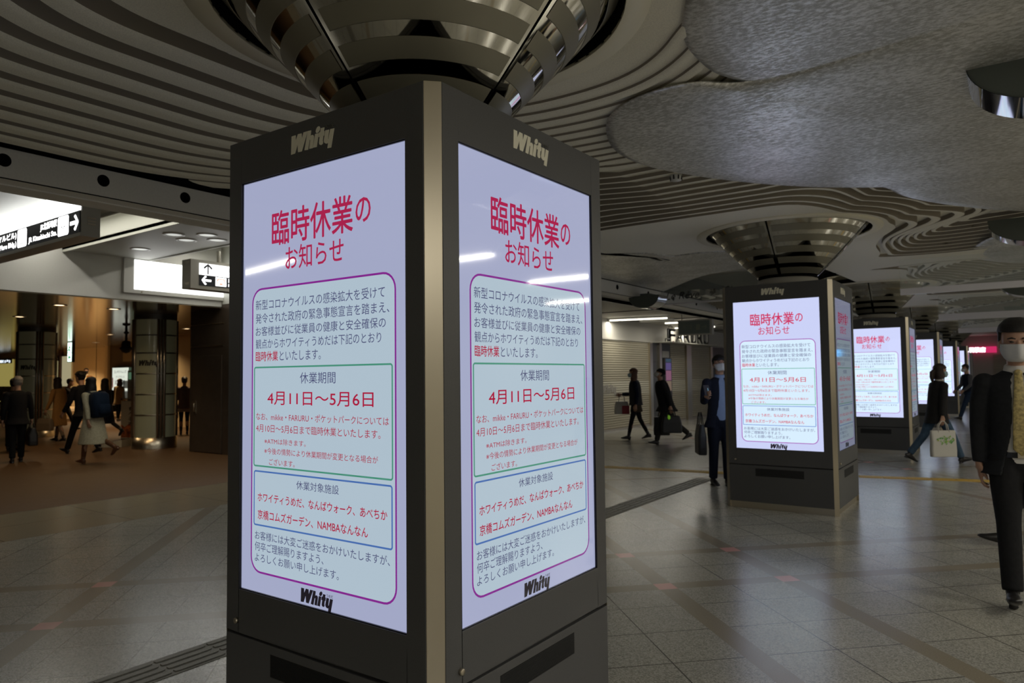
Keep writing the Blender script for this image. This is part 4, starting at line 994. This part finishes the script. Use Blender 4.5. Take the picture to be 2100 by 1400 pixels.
    if skirt:
        q = MB(); q.loft([ring(.1*H, .125*s, .095*s), ring(0, .165*s, .12*s), ring(-.1*H, .185*s, .15*s), ring(-.13*H, .187*s, .152*s)]); link('skirt', remesh(q, voxel, 4), cloth(skirt[0], skirt[1]), T)
    # ---- shirt front, tie
    if shirt:
        q = MB(); q.loft([ring(-.02*H, .147*s, .108*s), ring(.1*H, .140*s, .112*s), ring(.2*H, .150*s, .112*s), ring(.28*H, .150*s, .095*s), ring(.325*H, .085*s, .075*s)])
        c0 = P(0, .004*s, zn-.035*s); c1 = P(0, .012*s, zn+.022*s)
        q.tube([c0, c1], [.078*s, .068*s], 16)
        link('shirt', remesh(q, voxel, 3), cloth(*shirt, .03), T)
    if tie:
        q = MB(); pts = [(0, .094*s, zn-.045*s), (0, .108*s, .27*H), (0, .124*s, .20*H), (0, .126*s, .12*H), (0, .122*s, .045*H)]
        rd = [(.022*s, .012*s), (.027*s, .008*s), (.036*s, .007*s), (.042*s, .007*s), (.045*s, .006*s)]
        pts = [P(*p_) for p_ in pts]; q.tube(pts+[pts[-1]+Vector((0, 0, -.04*s))], rd+[(.004, .004)], 12, side=TM.to_3x3() @ Vector((1, 0, 0)))
        kn_ = P(0, .094*s, zn-.03*s); q.ball(kn_, (.024*s, .016*s, .022*s), 12, 8)
        link('necktie', q.mesh('necktie'), tie, T)
    if belt:
        q = MB(); q.loft([ring(.012*H, .162*s, .118*s), ring(.032*H, .158*s, .116*s)], caps=False); bo = q.build('belt', mat('belt_black', (.01, .01, .01), .35), T)
        q = MB(); bp = P(0, .119*s, .022*H); q.box(bp.x-.022, bp.x+.022, bp.y-.004, bp.y+.006, bp.z-.017, bp.z+.017); q.build('buckle', m_steel, bo)
    # ---- coat or jacket
    if top:
        q = MB(); n = 26; zh = -(1-hem)*0
        hz = hem*H-hp     # hem height relative to the hips
        def cring(z, rx, ry, yo=0, sway=0):
            out = []
            for i in range(n+1 if open_front else n):
                if open_front:
                    g = open_front*(1.15 if z < .1*H else (.75 if z < .2*H else .50)); a = math.pi/2+g+(2*math.pi-2*g)*i/n
                else: a = 2*math.pi*i/n
                p = Vector((rx*math.cos(a)*(1+.4*(bulk-1)), yo+ry*math.sin(a)*bulk, z))
                if z < 0: out.append(Vector((0, 0, hp))+Matrix.Rotation(R(turn), 3, 'Z') @ (p+Vector((0, z*math.tan(R(lean))*.3, 0))))
                else: out.append(TM @ p)
            return [tuple(v) for v in out]
        prof = [(.338*H, .070*s, .066*s), (.325*H, .105*s*k, .082*s), (.305*H, .170*s*k, .098*s), (.27*H, .180*s*k, .112*s), (.20*H, .172*s*k, .124*s), (.10*H, .160*s, .122*s), (0, .178*s, .130*s)]
        m_ = 4
        for i in range(1, m_+1):
            t = i/m_; prof.append((hz*t, (.178+.05*t*flare)*s, (.130+.06*t*flare)*s))
        rings = [cring(*p_) for p_ in prof if p_[0] >= hz-1e-6]
        if open_front:
            th = .016*s; inn = []
            for r_ in rings:
                c = sum((Vector(v) for v in r_), Vector())/len(r_); inn.append([tuple(Vector(v)+(c-Vector(v)).normalized()*th) for v in r_])
            q.loft([r1+r2[::-1] for r1, r2 in zip(rings, inn)], M=None)
        else: q.loft(rings)
        sl = MB() if sleevec else q
        for sh, el, wr, d in arm:
            sh2 = sh*.92+P(0, 0, zs-.02*H)*.08
            sl.ball(sh2*.96+el*.04, .069*s, 14, 10)
            sl.tube([sh2, (sh+el)/2, el, (el+wr)/2, wr-d*.012*s], [.066*s, .062*s, .054*s, .049*s, .042*s], 14, round_ends=False)
        link(coat, remesh(q, voxel if not open_front else min(voxel, .009), 4), cloth(*top), T)
        if sleevec: link('sleeves', remesh(sl, voxel, 3), cloth(*sleevec), T)
    # ---- shoes
    sm = mat('shoe_%d' % int(sum(shoes)*1000), shoes, .35)
    for j in J:
        q = MB(); an, toe, heel, fd, fu = j[2], j[3], j[4], j[5], j[6]
        h0 = heel+fu*.012*s; X = Vector((1, 0, 0))
        pts = [h0-fd*.008*s+fu*.018*s, h0+fd*.03*s+fu*.032*s, h0+fd*.10*s+fu*.024*s, toe-fd*.035*s+fu*.004*s, toe+fd*.015*s-fu*.002*s, toe+fd*.035*s-fu*.005*s]
        q.tube(pts, [(.024*s, .030*s), (.037*s, .052*s), (.039*s, .044*s), (.045*s, .028*s), (.036*s, .017*s), (.012*s, .008*s)], 14, side=X)
        q.tube([an+(an-j[1]).normalized()*-bootz*s, an-fu*.02*s, an-fu*fh*.55], [(.047 if bootz else .038)*s, .036*s, .034*s], 12)
        q.tube([h0-fu*.018*s-fd*.012*s, h0-fu*.018*s+fd*.045*s], [(.028*s, .012*s)]*2, 10, side=X)
        link('shoe', remesh(q, max(.006, voxel*.6), 2), sm, T)
    # ---- hair, cap
    hm = mat('hair_'+hairc, HAIRC[hairc], .55, spec=.35, speck=.35, bscale=80)
    q = MB()
    if cap:
        q.loft([head_ring(f, .012) for f in (.60, .68, .78, .88, .96, 1.0)], M=head_M); q.loft([head_ring(f, .019) for f in (.57, .60, .68, .70)], M=head_M)
        link('knit_cap', remesh(q, .008, 3), cloth('cap_black', cap), T); q = MB()
        q.loft([head_ring(f, .006, yfmax=-.02) for f in (.25, .4, .58)], M=head_M)
    else:
        q.loft([[(x, y, z+.022*((f-.735)/.265)**1.3) for x, y, z in head_ring(f, .016+(.004 if f < .9 else 0))] for f in (.735, .79, .84, .88, .92, .95, .975, .99, 1.0)], M=head_M)
        q.loft([head_ring(f, .013, yfmax=.03-.05*(1-f)) for f in (.44, .52, .60, .68, .74, .80)], M=head_M)
        q.loft([head_ring(f, .010, yfmax=-.022) for f in (.22, .30, .38, .46)], M=head_M)
        if hair in ('curly',):
            for i in range(26):
                a = random.random()*6.28; f = .7+.3*random.random(); rr = head_ring(f, .015)[int(a/6.29*24)]; q.ball(rr, .022, 8, 6, M=head_M)
        if hair == 'long':
            q.ball((0, -.055, .05*HH), (.088, .062, .12), 16, 12, M=head_M); q.ball((0, -.062, -.30*HH), (.092, .050, .10), 16, 12, M=head_M)
            for sd in (-1, 1): q.tube([(sd*.070, .03, .6*HH), (sd*.080, .022, .25*HH), (sd*.078, .02, -.15*HH), (sd*.07, .015, -.5*HH)], [.020, .026, .026, .012], 10, M=head_M)
        if hair in ('long', 'ponytail'):
            ln = .16 if hair == 'long' else .10
            q.loft([[(x*(1.0+.25*t)*(1 if y < .01 else 1), (y if y < .015 else .015)-.01*t, z-ln*t*1.2) for x, y, z in head_ring(.45, .018, yfmax=.02)] for t in (-.5, 0, .35, .7, 1)], M=head_M)
        if hair == 'bun': q.ball((0, -.125, .70*HH), .048, 14, 10, M=head_M)
        if hair == 'ponytail': q.tube([(0, -.10, .6*HH), (0, -.15, .45*HH), (0, -.16, .1*HH), (0, -.14, -.12)], [.03, .035, .032, .015], 10, M=head_M)
        if hair == 'fringe' or female: q.loft([head_ring(f, .014, a0=R(25), a1=R(155), closed=False, n=16) + head_ring(f, .002, a0=R(25), a1=R(155), closed=False, n=16)[::-1] for f in (.64, .70, .76)], M=head_M)
    link('hair', remesh(q, .008, 2), hm, T)
    # ---- face
    ey = MB()
    for sd in (-1, 1): ey.ball((sd*.031, .0835, .505*HH), (.0115, .005, .0055), 10, 6, M=head_M)
    link('eyes', ey.mesh('eyes'), mat('eye_dark', (.02, .015, .012), .2), T)
    br = MB()
    for sd in (-1, 1): br.tube([(sd*.014, .0905, .575*HH), (sd*.032, .0915, .60*HH), (sd*.051, .080, .575*HH)], [.0035, .0048, .003], 6, M=head_M)
    link('eyebrows', br.mesh('eyebrows'), hm, T)
    if mask:
        q = MB(); fs_ = (.02, .10, .2, .3, .38, .45)
        gr = (.013, .016, .018, .017, .014, .010)
        A = lambda f, g: head_ring(f, g, a0=R(12), a1=R(168), closed=False, n=20)
        def bulge(r_, f): return [(x, y+.024*math.exp(-(x/.024)**2)*(1 if f > .15 else .5), z) for x, y, z in r_]
        q.loft([bulge(A(f, g), f)+bulge(A(f, g-.004), f)[::-1] for f, g in zip(fs_, gr)], M=head_M)
        for sd in (-1, 1):
            for f in (.12, .42): q.tube([(sd*.066, .045, f*HH), (sd*.078, .015, (f*.6+.17)*HH), (sd*.083, -.012, .42*HH)], .0022, 6, M=head_M)
        link('face_mask', q.mesh('face_mask'), cloth('mask_'+mask[0], mask[1], .02), T)
    T['_'] = 0; del T['_']
    T.location.z = z0
    bpy.context.view_layer.update()
    W = Matrix.Translation((pos[0], pos[1], z0)) @ Matrix.Rotation(T.rotation_euler.z, 4, 'Z')
    info = dict(T=T, W=W, hands=[W @ (a_[2]+a_[3]*.075*s) for a_ in arm], wrists=[W @ a_[2] for a_ in arm], s=s, head=W @ head_M, back=W @ TM, H=H, shoulders=[W @ a_[0] for a_ in arm])
    return info
WHITE_MASK = ('white', (.62, .62, .62)); BLUE_MASK = ('blue', (.35, .50, .55))
NB = (.010, .010, .011)
WALK = [(24, 6, 12), (-20, 22, -25)]; WALK2 = [(-22, 24, -28), (24, 4, 10)]; STAND = [(2, 2, 0), (-2, 3, 0)]; WIDE = [(30, 8, 14), (-26, 16, -30)]; WIDE2 = [(-26, 16, -30), (30, 8, 14)]
DOWN = [(6, 8, 12, 4), (-4, 8, 14, 4)]; SW1 = [(-20, 8, 12, 4), (18, 8, 22, 4)]; SW2 = [(18, 8, 22, 4), (-20, 8, 12, 4)]
LEFTW = (-.86, -.50); RIGHTW = (.815, .58)
m_tie = mat('tie_yellow', (.42, .33, .13), .5, speck=.35, bscale=55)
# east side, concourse
man = person('walking man in black suit, white shirt and yellow tie, white face mask', (.0, 5.75), (.07, -1), 1.74, [(-24, 26, -30), (19, 4, 20)], [(2, 8, 16, 5), (-6, 5, 12, 4)],
    ('suit_black', (.016, .017, .019)), ('trouser_black', 'wide', (.012, .012, .013)), hair='short', hairc='black', mask=WHITE_MASK, lean=2, headpitch=4, hem=.47, voxel=.011, hv=.0065, shirt=('shirt_white', (.62, .60, .56)), tie=m_tie, open_front=.46, belt=True, headyaw=3, hscale=1.12)
phone = person('man in navy suit looking at his phone behind the second kiosk, white mask', (-3.26, 9.36), (.62, -.75), 1.66, [(3, 3, 0), (-3, 4, 0)], [(4, 8, 20, 4), (26, 16, 88, 46)],
    ('suit_navy', (.012, .014, .026)), ('trouser_navy', 'wide', (.010, .012, .023)), hair='fringe', hairc='black', mask=WHITE_MASK, lean=3, headpitch=-14, hem=.47, voxel=.012, hv=.008, shirt=('shirt_blue', (.24, .31, .48)), open_front=.5)
vest = person('woman in dark vest, black stockings and pale blue mask before the wide shutter', (-7.18, 15.0), LEFTW, 1.58, [(16, 4, 6), (-14, 14, -14)], [(-4, 8, 14, 4), (14, 8, 78, 4)],
    ('vest_grey', (.045, .045, .048)), ('stocking_black', 'slim', (.010, .010, .012)), hair='long', hairc='brown', mask=BLUE_MASK, lean=3, headpitch=-6, hem=.50, female=True, skirt=('skirt_brown', (.06, .045, .03)), sleevec=('sleeve_navy', (.010, .013, .028)), flare=.2, bootz=.10, bulk=1.25)
capman = person('stooping man in black coat and knit cap with dark bags, white mask', (-6.10, 14.22), LEFTW, 1.60, [(20, 6, 10), (-24, 26, -26)], [(-12, 8, 14, 4), (4, 8, 12, 4)],
    ('coat_black', (.014, .014, .015)), ('trouser_charcoal', 'wide', (.030, .029, .026)), hairc='black', mask=WHITE_MASK, lean=13, headpitch=-26, hem=.44, cap=(.008, .008, .009), bulk=1.35)
tote = person('woman in dark coat and blue jeans with pale blue mask, long stride', (-1.09, 13.48), RIGHTW, 1.60, [(-26, 14, -26), (29, 8, 14)], [(12, 8, 30, 4), (-8, 10, 6, 4)],
    ('coat_charcoal', (.022, .021, .021)), ('jeans_blue', 'wide', (.055, .095, .15)), hair='ponytail', hairc='dark', mask=BLUE_MASK, lean=6, headpitch=-4, hem=.40, female=True, shirt=('blouse_cream', (.5, .47, .42)), open_front=.2, flare=.5, bulk=1.2)
far = person('distant person in blue jacket with grey sleeves walking by the fifth kiosk', (-1.22, 25.7), (-.75, -.5), 1.66, [(26, 6, 12), (-24, 16, -28)], [(12, 8, 40, 20), (12, 8, 40, 20)],
    ('jacket_blue', (.014, .019, .035)), ('jeans_dark', 'wide', (.02, .035, .07)), hairc='black', mask=WHITE_MASK, lean=3, hem=.52, sleevec=('sleeve_grey', (.10, .10, .11)), voxel=.016)
hid = person('person in dark trousers almost hidden behind the walking man in the suit', (.16, 7.55), (-1, -.12), 1.52, WIDE, DOWN, ('coat_dim', (.02, .02, .021)), ('trouser_dim', 'wide', (.014, .014, .015)), hairc='dark', hem=.45, voxel=.014)
# side passage, west
grey = person('grey-haired man in dark suit seen from behind, black bag in his hand', (-15.15, 5.42), (-.97, .22), 1.52, [(-4, 6, -4), (9, 4, 3)], [(2, 8, 10, 4), (2, 9, 10, 4)],
    ('suit_dark', (.008, .008, .009)), ('trouser_dark', 'wide', (.007, .007, .007)), hairc='grey', lean=3, hem=.46)
tan = person('woman in tan coat with long dark hair, pale handbag, seen from behind', (-19.35, 7.82), (-.80, -.35), 1.52, [(-12, 10, -8), (14, 5, 6)], [(6, 14, 18, 4), (8, 10, 30, 4)],
    ('coat_tan', (.33, .17, .055)), ('trouser_beige', 'slim', (.20, .15, .11)), hair='long', hairc='dark', lean=4, hem=.26, female=True, coat='coat', flare=.75)
pale = person('woman in pale long coat wearing a blue backpack, brown boots', (-13.65, 6.08), (-.85, -.25), 1.50, [(14, 6, 8), (-18, 48, -40)], SW1,
    ('coat_pale', (.40, .37, .26)), ('boots_brown', 'slim', (.12, .055, .025)), hair='long', hairc='black', lean=5, hem=.24, female=True, coat='coat', flare=1.5, shoes=(.11, .045, .02), bootz=.06, bulk=1.3)
curly = person('man with curly black hair in dark clothes beyond the pale coat', (-15.72, 6.80), (-.85, -.30), 1.66, [(24, 4, 22), (-16, 18, -14)], SW2,
    ('jacket_ink', (.007, .007, .009)), ('trouser_ink', 'wide', (.007, .007, .008)), hair='curly', hairc='black', lean=5, hem=.46)
navy = person('woman in long navy coat stepping away, between pale coat and beige coat', (-18.15, 8.38), (-.85, -.10), 1.49, [(18, 6, 8), (-26, 40, -44)], SW1,
    ('coat_navy', (.022, .020, .034)), ('stocking_dark', 'slim', (.014, .013, .014)), hair='long', hairc='dark', lean=5, hem=.30, female=True, coat='coat', flare=1.0)
beige = person('small distant woman in beige coat, black trousers and white shoes near the lit poster', (-27.0, 12.9), (-.5, .85), 1.48, [(8, 4, 4), (-8, 10, -6)], DOWN,
    ('coat_beige', (.34, .25, .13)), ('trouser_jet', 'wide', (.011, .011, .011)), hair='long', hairc='brown', lean=2, hem=.42, female=True, coat='coat', shoes=(.5, .48, .42), voxel=.016, flare=.6)
brown = person('person in brown jacket and black mask facing the camera on the landing', (-29.6, 12.9), (.8, -.5), 1.54, STAND, [(20, 12, 80, 20), (24, 12, 80, 20)],
    ('jacket_brown', (.24, .11, .035)), ('trouser_tan', 'wide', (.3, .24, .17)), hairc='black', mask=('black', (.012, .012, .012)), lean=4, headpitch=-12, hem=.5, shirt=('shirt_cream', (.6, .55, .42)), open_front=.35, voxel=.014, z0=.36)
behind = person('person in dark jacket reaching forward, half behind the farther frosted column', (-23.3, 9.55), (.6, .75), 1.54, WALK, [(40, 10, 20, 4), (60, 14, 20, 4)],
    ('jacket_dark', (.018, .016, .018)), ('trouser_soot', 'wide', (.014, .012, .012)), hairc='dark', lean=12, hem=.48, voxel=.014)
mauve = person('woman in mauve coat with hair bun and tall boots beside the corner panel', (-18.55, 10.6), (-.85, .45), 1.50, [(6, 3, 2), (-6, 8, -4)], [(-4, 10, 46, 4), (6, 10, 60, 4)],
    ('coat_mauve', (.15, .11, .115)), ('boots_black', 'slim', (.012, .011, .012)), hair='bun', hairc='black', lean=2, hem=.47, female=True, coat='coat', skirt=('skirt_white', (.34, .30, .27)), bootz=.22, flare=.7)
bunp = person('person with a high hair bun hidden in front of the grey-haired man', (-17.6, 6.22), (-.95, .3), 1.53, WALK, DOWN,
    ('coat_umber', (.05, .04, .035)), ('trouser_black', 'wide', (.012, .012, .013)), hair='bun', hairc='black', lean=3, hem=.40, female=True, voxel=.016)

# ------------------------------------------------------------------ things they carry
m_leather = mat('leather_black', (.011, .011, .012), .4)
def bag(name, label, hand, ang, w_, h, d, m, hl=.12, taper=.85, extra=None, cat='bag', rnd=.02, wear=None):
    """bag hanging from a hand: the grip of the handles sits in the fist"""
    t = thing(name, label, cat, (hand.x, hand.y, hand.z-hl-h), ang)
    b = MB(); n = 5
    prof = [(1, 0), (1.02, h*.25), (.98, h*.6), (taper, h)]
    b.loft([[(sx*w_/2*f, sy*d/2*(1 if i < 3 else .55), z) for sx, sy in ((-1, -.6), (-.9, -1), (.9, -1), (1, -.6), (1, .6), (.9, 1), (-.9, 1), (-1, .6))] for i, (f, z) in enumerate(prof)], 0, False)
    bo = b.build('bag_body', m, t, bevel=min(rnd, d*.12))
    for s_ in (-1, 1):
        b = MB(); a = w_*.22
        b.tube([(-a, s_*d*.26, h*.93), (-a*.75, s_*d*.18, h+hl*.6), (-a*.25, s_*.012, h+hl*.97), (a*.25, s_*.012, h+hl*.97), (a*.75, s_*d*.18, h+hl*.6), (a, s_*d*.26, h*.93)], .0075, 8); b.build('handle', m if extra is None else extra, t)
    return t, bo
def ang_of(v): return math.atan2(v[1], v[0])
h = grey['hands'][1]; bag('briefcase', 'black briefcase held by the grey-haired man', h, ang_of((-.97, .22)), .40, .33, .16, m_leather, .09, .9)
h = tan['hands'][0]; bag('handbag', 'pale grey handbag held by the woman in the tan coat', h, ang_of((-.8, -.35)), .42, .30, .14, mat('bag_taupe', (.20, .15, .10), .5), .14, .92)
h = vest['hands'][1]
t, bo = bag('handbag', 'white and red handbag on the arm of the woman in the dark vest', vest['wrists'][1]+Vector((0, 0, -.0)), ang_of(LEFTW), .34, .30, .14, mat('bag_white', (.48, .46, .42), .5), .16, .8)
b = MB(); b.box(-.17, .0, -.073, -.069, .01, .20); b.box(-.17, .0, .069, .073, .01, .20); b.build('red_panel', mat('bag_red', (.30, .012, .02), .5), bo)
h = capman['hands'][0]
t, bo = bag('briefcase', 'black bag with a bright green tag held by the stooping man', h, ang_of(LEFTW), .42, .36, .14, m_leather, .12, .8)
b = MB(); b.ball((.06, .088, .33), (.03, .008, .045), 12, 8); b.ball((.06, -.088, .33), (.03, .008, .045), 12, 8); b.build('tag', mat('tag_green', (.35, .75, .05), .5, emit=(.3, .7, .05), strength=.15), t)
h = capman['hands'][1]; bag('shopping_bag', 'dark shopping bag in the other hand of the stooping man', h, ang_of(LEFTW), .34, .40, .12, mat('bag_charcoal', (.022, .022, .024), .5), .14, .95)
t, bo = bag('briefcase', 'black briefcase hanging from the elbow of the man with the phone', phone['shoulders'][1]+Vector((-.10, .02, -.40)), ang_of((.5, -.86)), .34, .40, .11, m_leather, .16, .9)
# phone in the raised hand
hd = phone['hands'][1]; fc = (phone['head'] @ Vector((0, .1, .12))-hd).normalized()
t = thing('smartphone', 'dark smartphone in the raised hand of the man in navy', 'phone', tuple(hd+Vector((0, 0, .055))), math.atan2(-.62, .75)*-1+math.pi)
t.rotation_euler = (R(-28), 0, math.atan2(-.62, -.75)+math.pi)
b = MB(); b.box(-.038, .038, -.005, .005, -.075, .075); bo = b.build('case', m_leather, t, bevel=.003)
b = MB(); b.box(-.034, .034, .0052, .0058, -.068, .068); b.build('screen', emis('phone_screen', (.5, .7, .9), .8), t)
b = MB(); b.box(.012, .018, -.0062, -.005, -.03, .03); b.build('camera_strip', emis('phone_edge', (.3, .6, .8), .5), t)
# white tote with a green picture
h = tote['hands'][1]
t, bo = bag('tote_bag', 'white tote bag with a round green leaf picture held by the striding woman', h, ang_of(RIGHTW), .40, .42, .10, mat('tote_white', (.62, .60, .54), .6), .15, .98, mat('tote_handle', (.55, .53, .48), .6))
g = MB()
for i in range(60):
    a = random.random()*6.28; r_ = math.sqrt(random.random()); cx, cz = .145*r_*math.cos(a), .27+.075*r_*math.sin(a); l = .012+.012*random.random(); q = random.random()*6.28
    yy = -.0535-.0003*i/60-.0022*(1-abs(cz-.2)/.3)
    pts = [(cx+l*math.cos(q+k*math.pi/3)*(1 if k % 3 == 0 else .5), yy, cz+l*.8*math.sin(q+k*math.pi/3)*(1 if k % 3 == 0 else .5)) for k in range(6)]
    g.add(pts, [tuple(range(6))], i % 2 if i % 9 else 2)
g.build('leaf_picture', [mat('leaf_green', (.10, .36, .08), .6), mat('leaf_light', (.28, .55, .12), .6), mat('leaf_yellow', (.6, .5, .1), .6)], bo)
# backpack
M = pale['back']; c = M @ Vector((0, -.17, .175*1.5)); 
t = thing('backpack', 'blue backpack worn over the pale coat', 'backpack', tuple(c), math.atan2(.85, -.25))
t.rotation_euler = M.to_euler()
b = MB(); b.loft([[(x*f*.17, y*g-.0, z) for x, y in ((-1, .06), (-.95, -.06), (-.7, -.1), (.7, -.1), (.95, -.06), (1, .06))] for f, g, z in ((.7, .6, -.25), (.98, 1, -.22), (1, 1.05, 0), (.95, .9, .17), (.6, .5, .22))], 0, True); b.build('pack', cloth('backpack_blue', (.005, .013, .030)), t)
b = MB(); b.loft([[(x*f*.12, -.1+y*g, z) for x, y in ((-1, .02), (-.9, -.04), (.9, -.04), (1, .02))] for f, g, z in ((.8, .6, -.2), (1, 1, -.17), (1, 1, -.03), (.8, .6, -.01))], 0, True); b.build('front_pocket', cloth('backpack_blue', (.005, .013, .030)), t)
for s_ in (-1, 1):
    b = MB(); b.tube([(s_*.09, .04, .20), (s_*.10, .17, .24), (s_*.11, .31, .12), (s_*.12, .30, -.05), (s_*.14, .08, -.18)], [(.022, .006)]*5, 8, side=(1, 0, 0)); b.build('strap', cloth('strap_navy', (.008, .015, .03)), t)
h = mauve['wrists'][0]; bag('handbag', 'dark handbag on the forearm of the woman in the mauve coat', h, ang_of((-.85, .45)), .34, .24, .14, m_leather, .14, .8)
h = beige['hands'][0]; bag('handbag', 'black handbag held by the small distant woman in beige', h, ang_of((-.5, .85)), .30, .24, .12, m_leather, .12, .85)
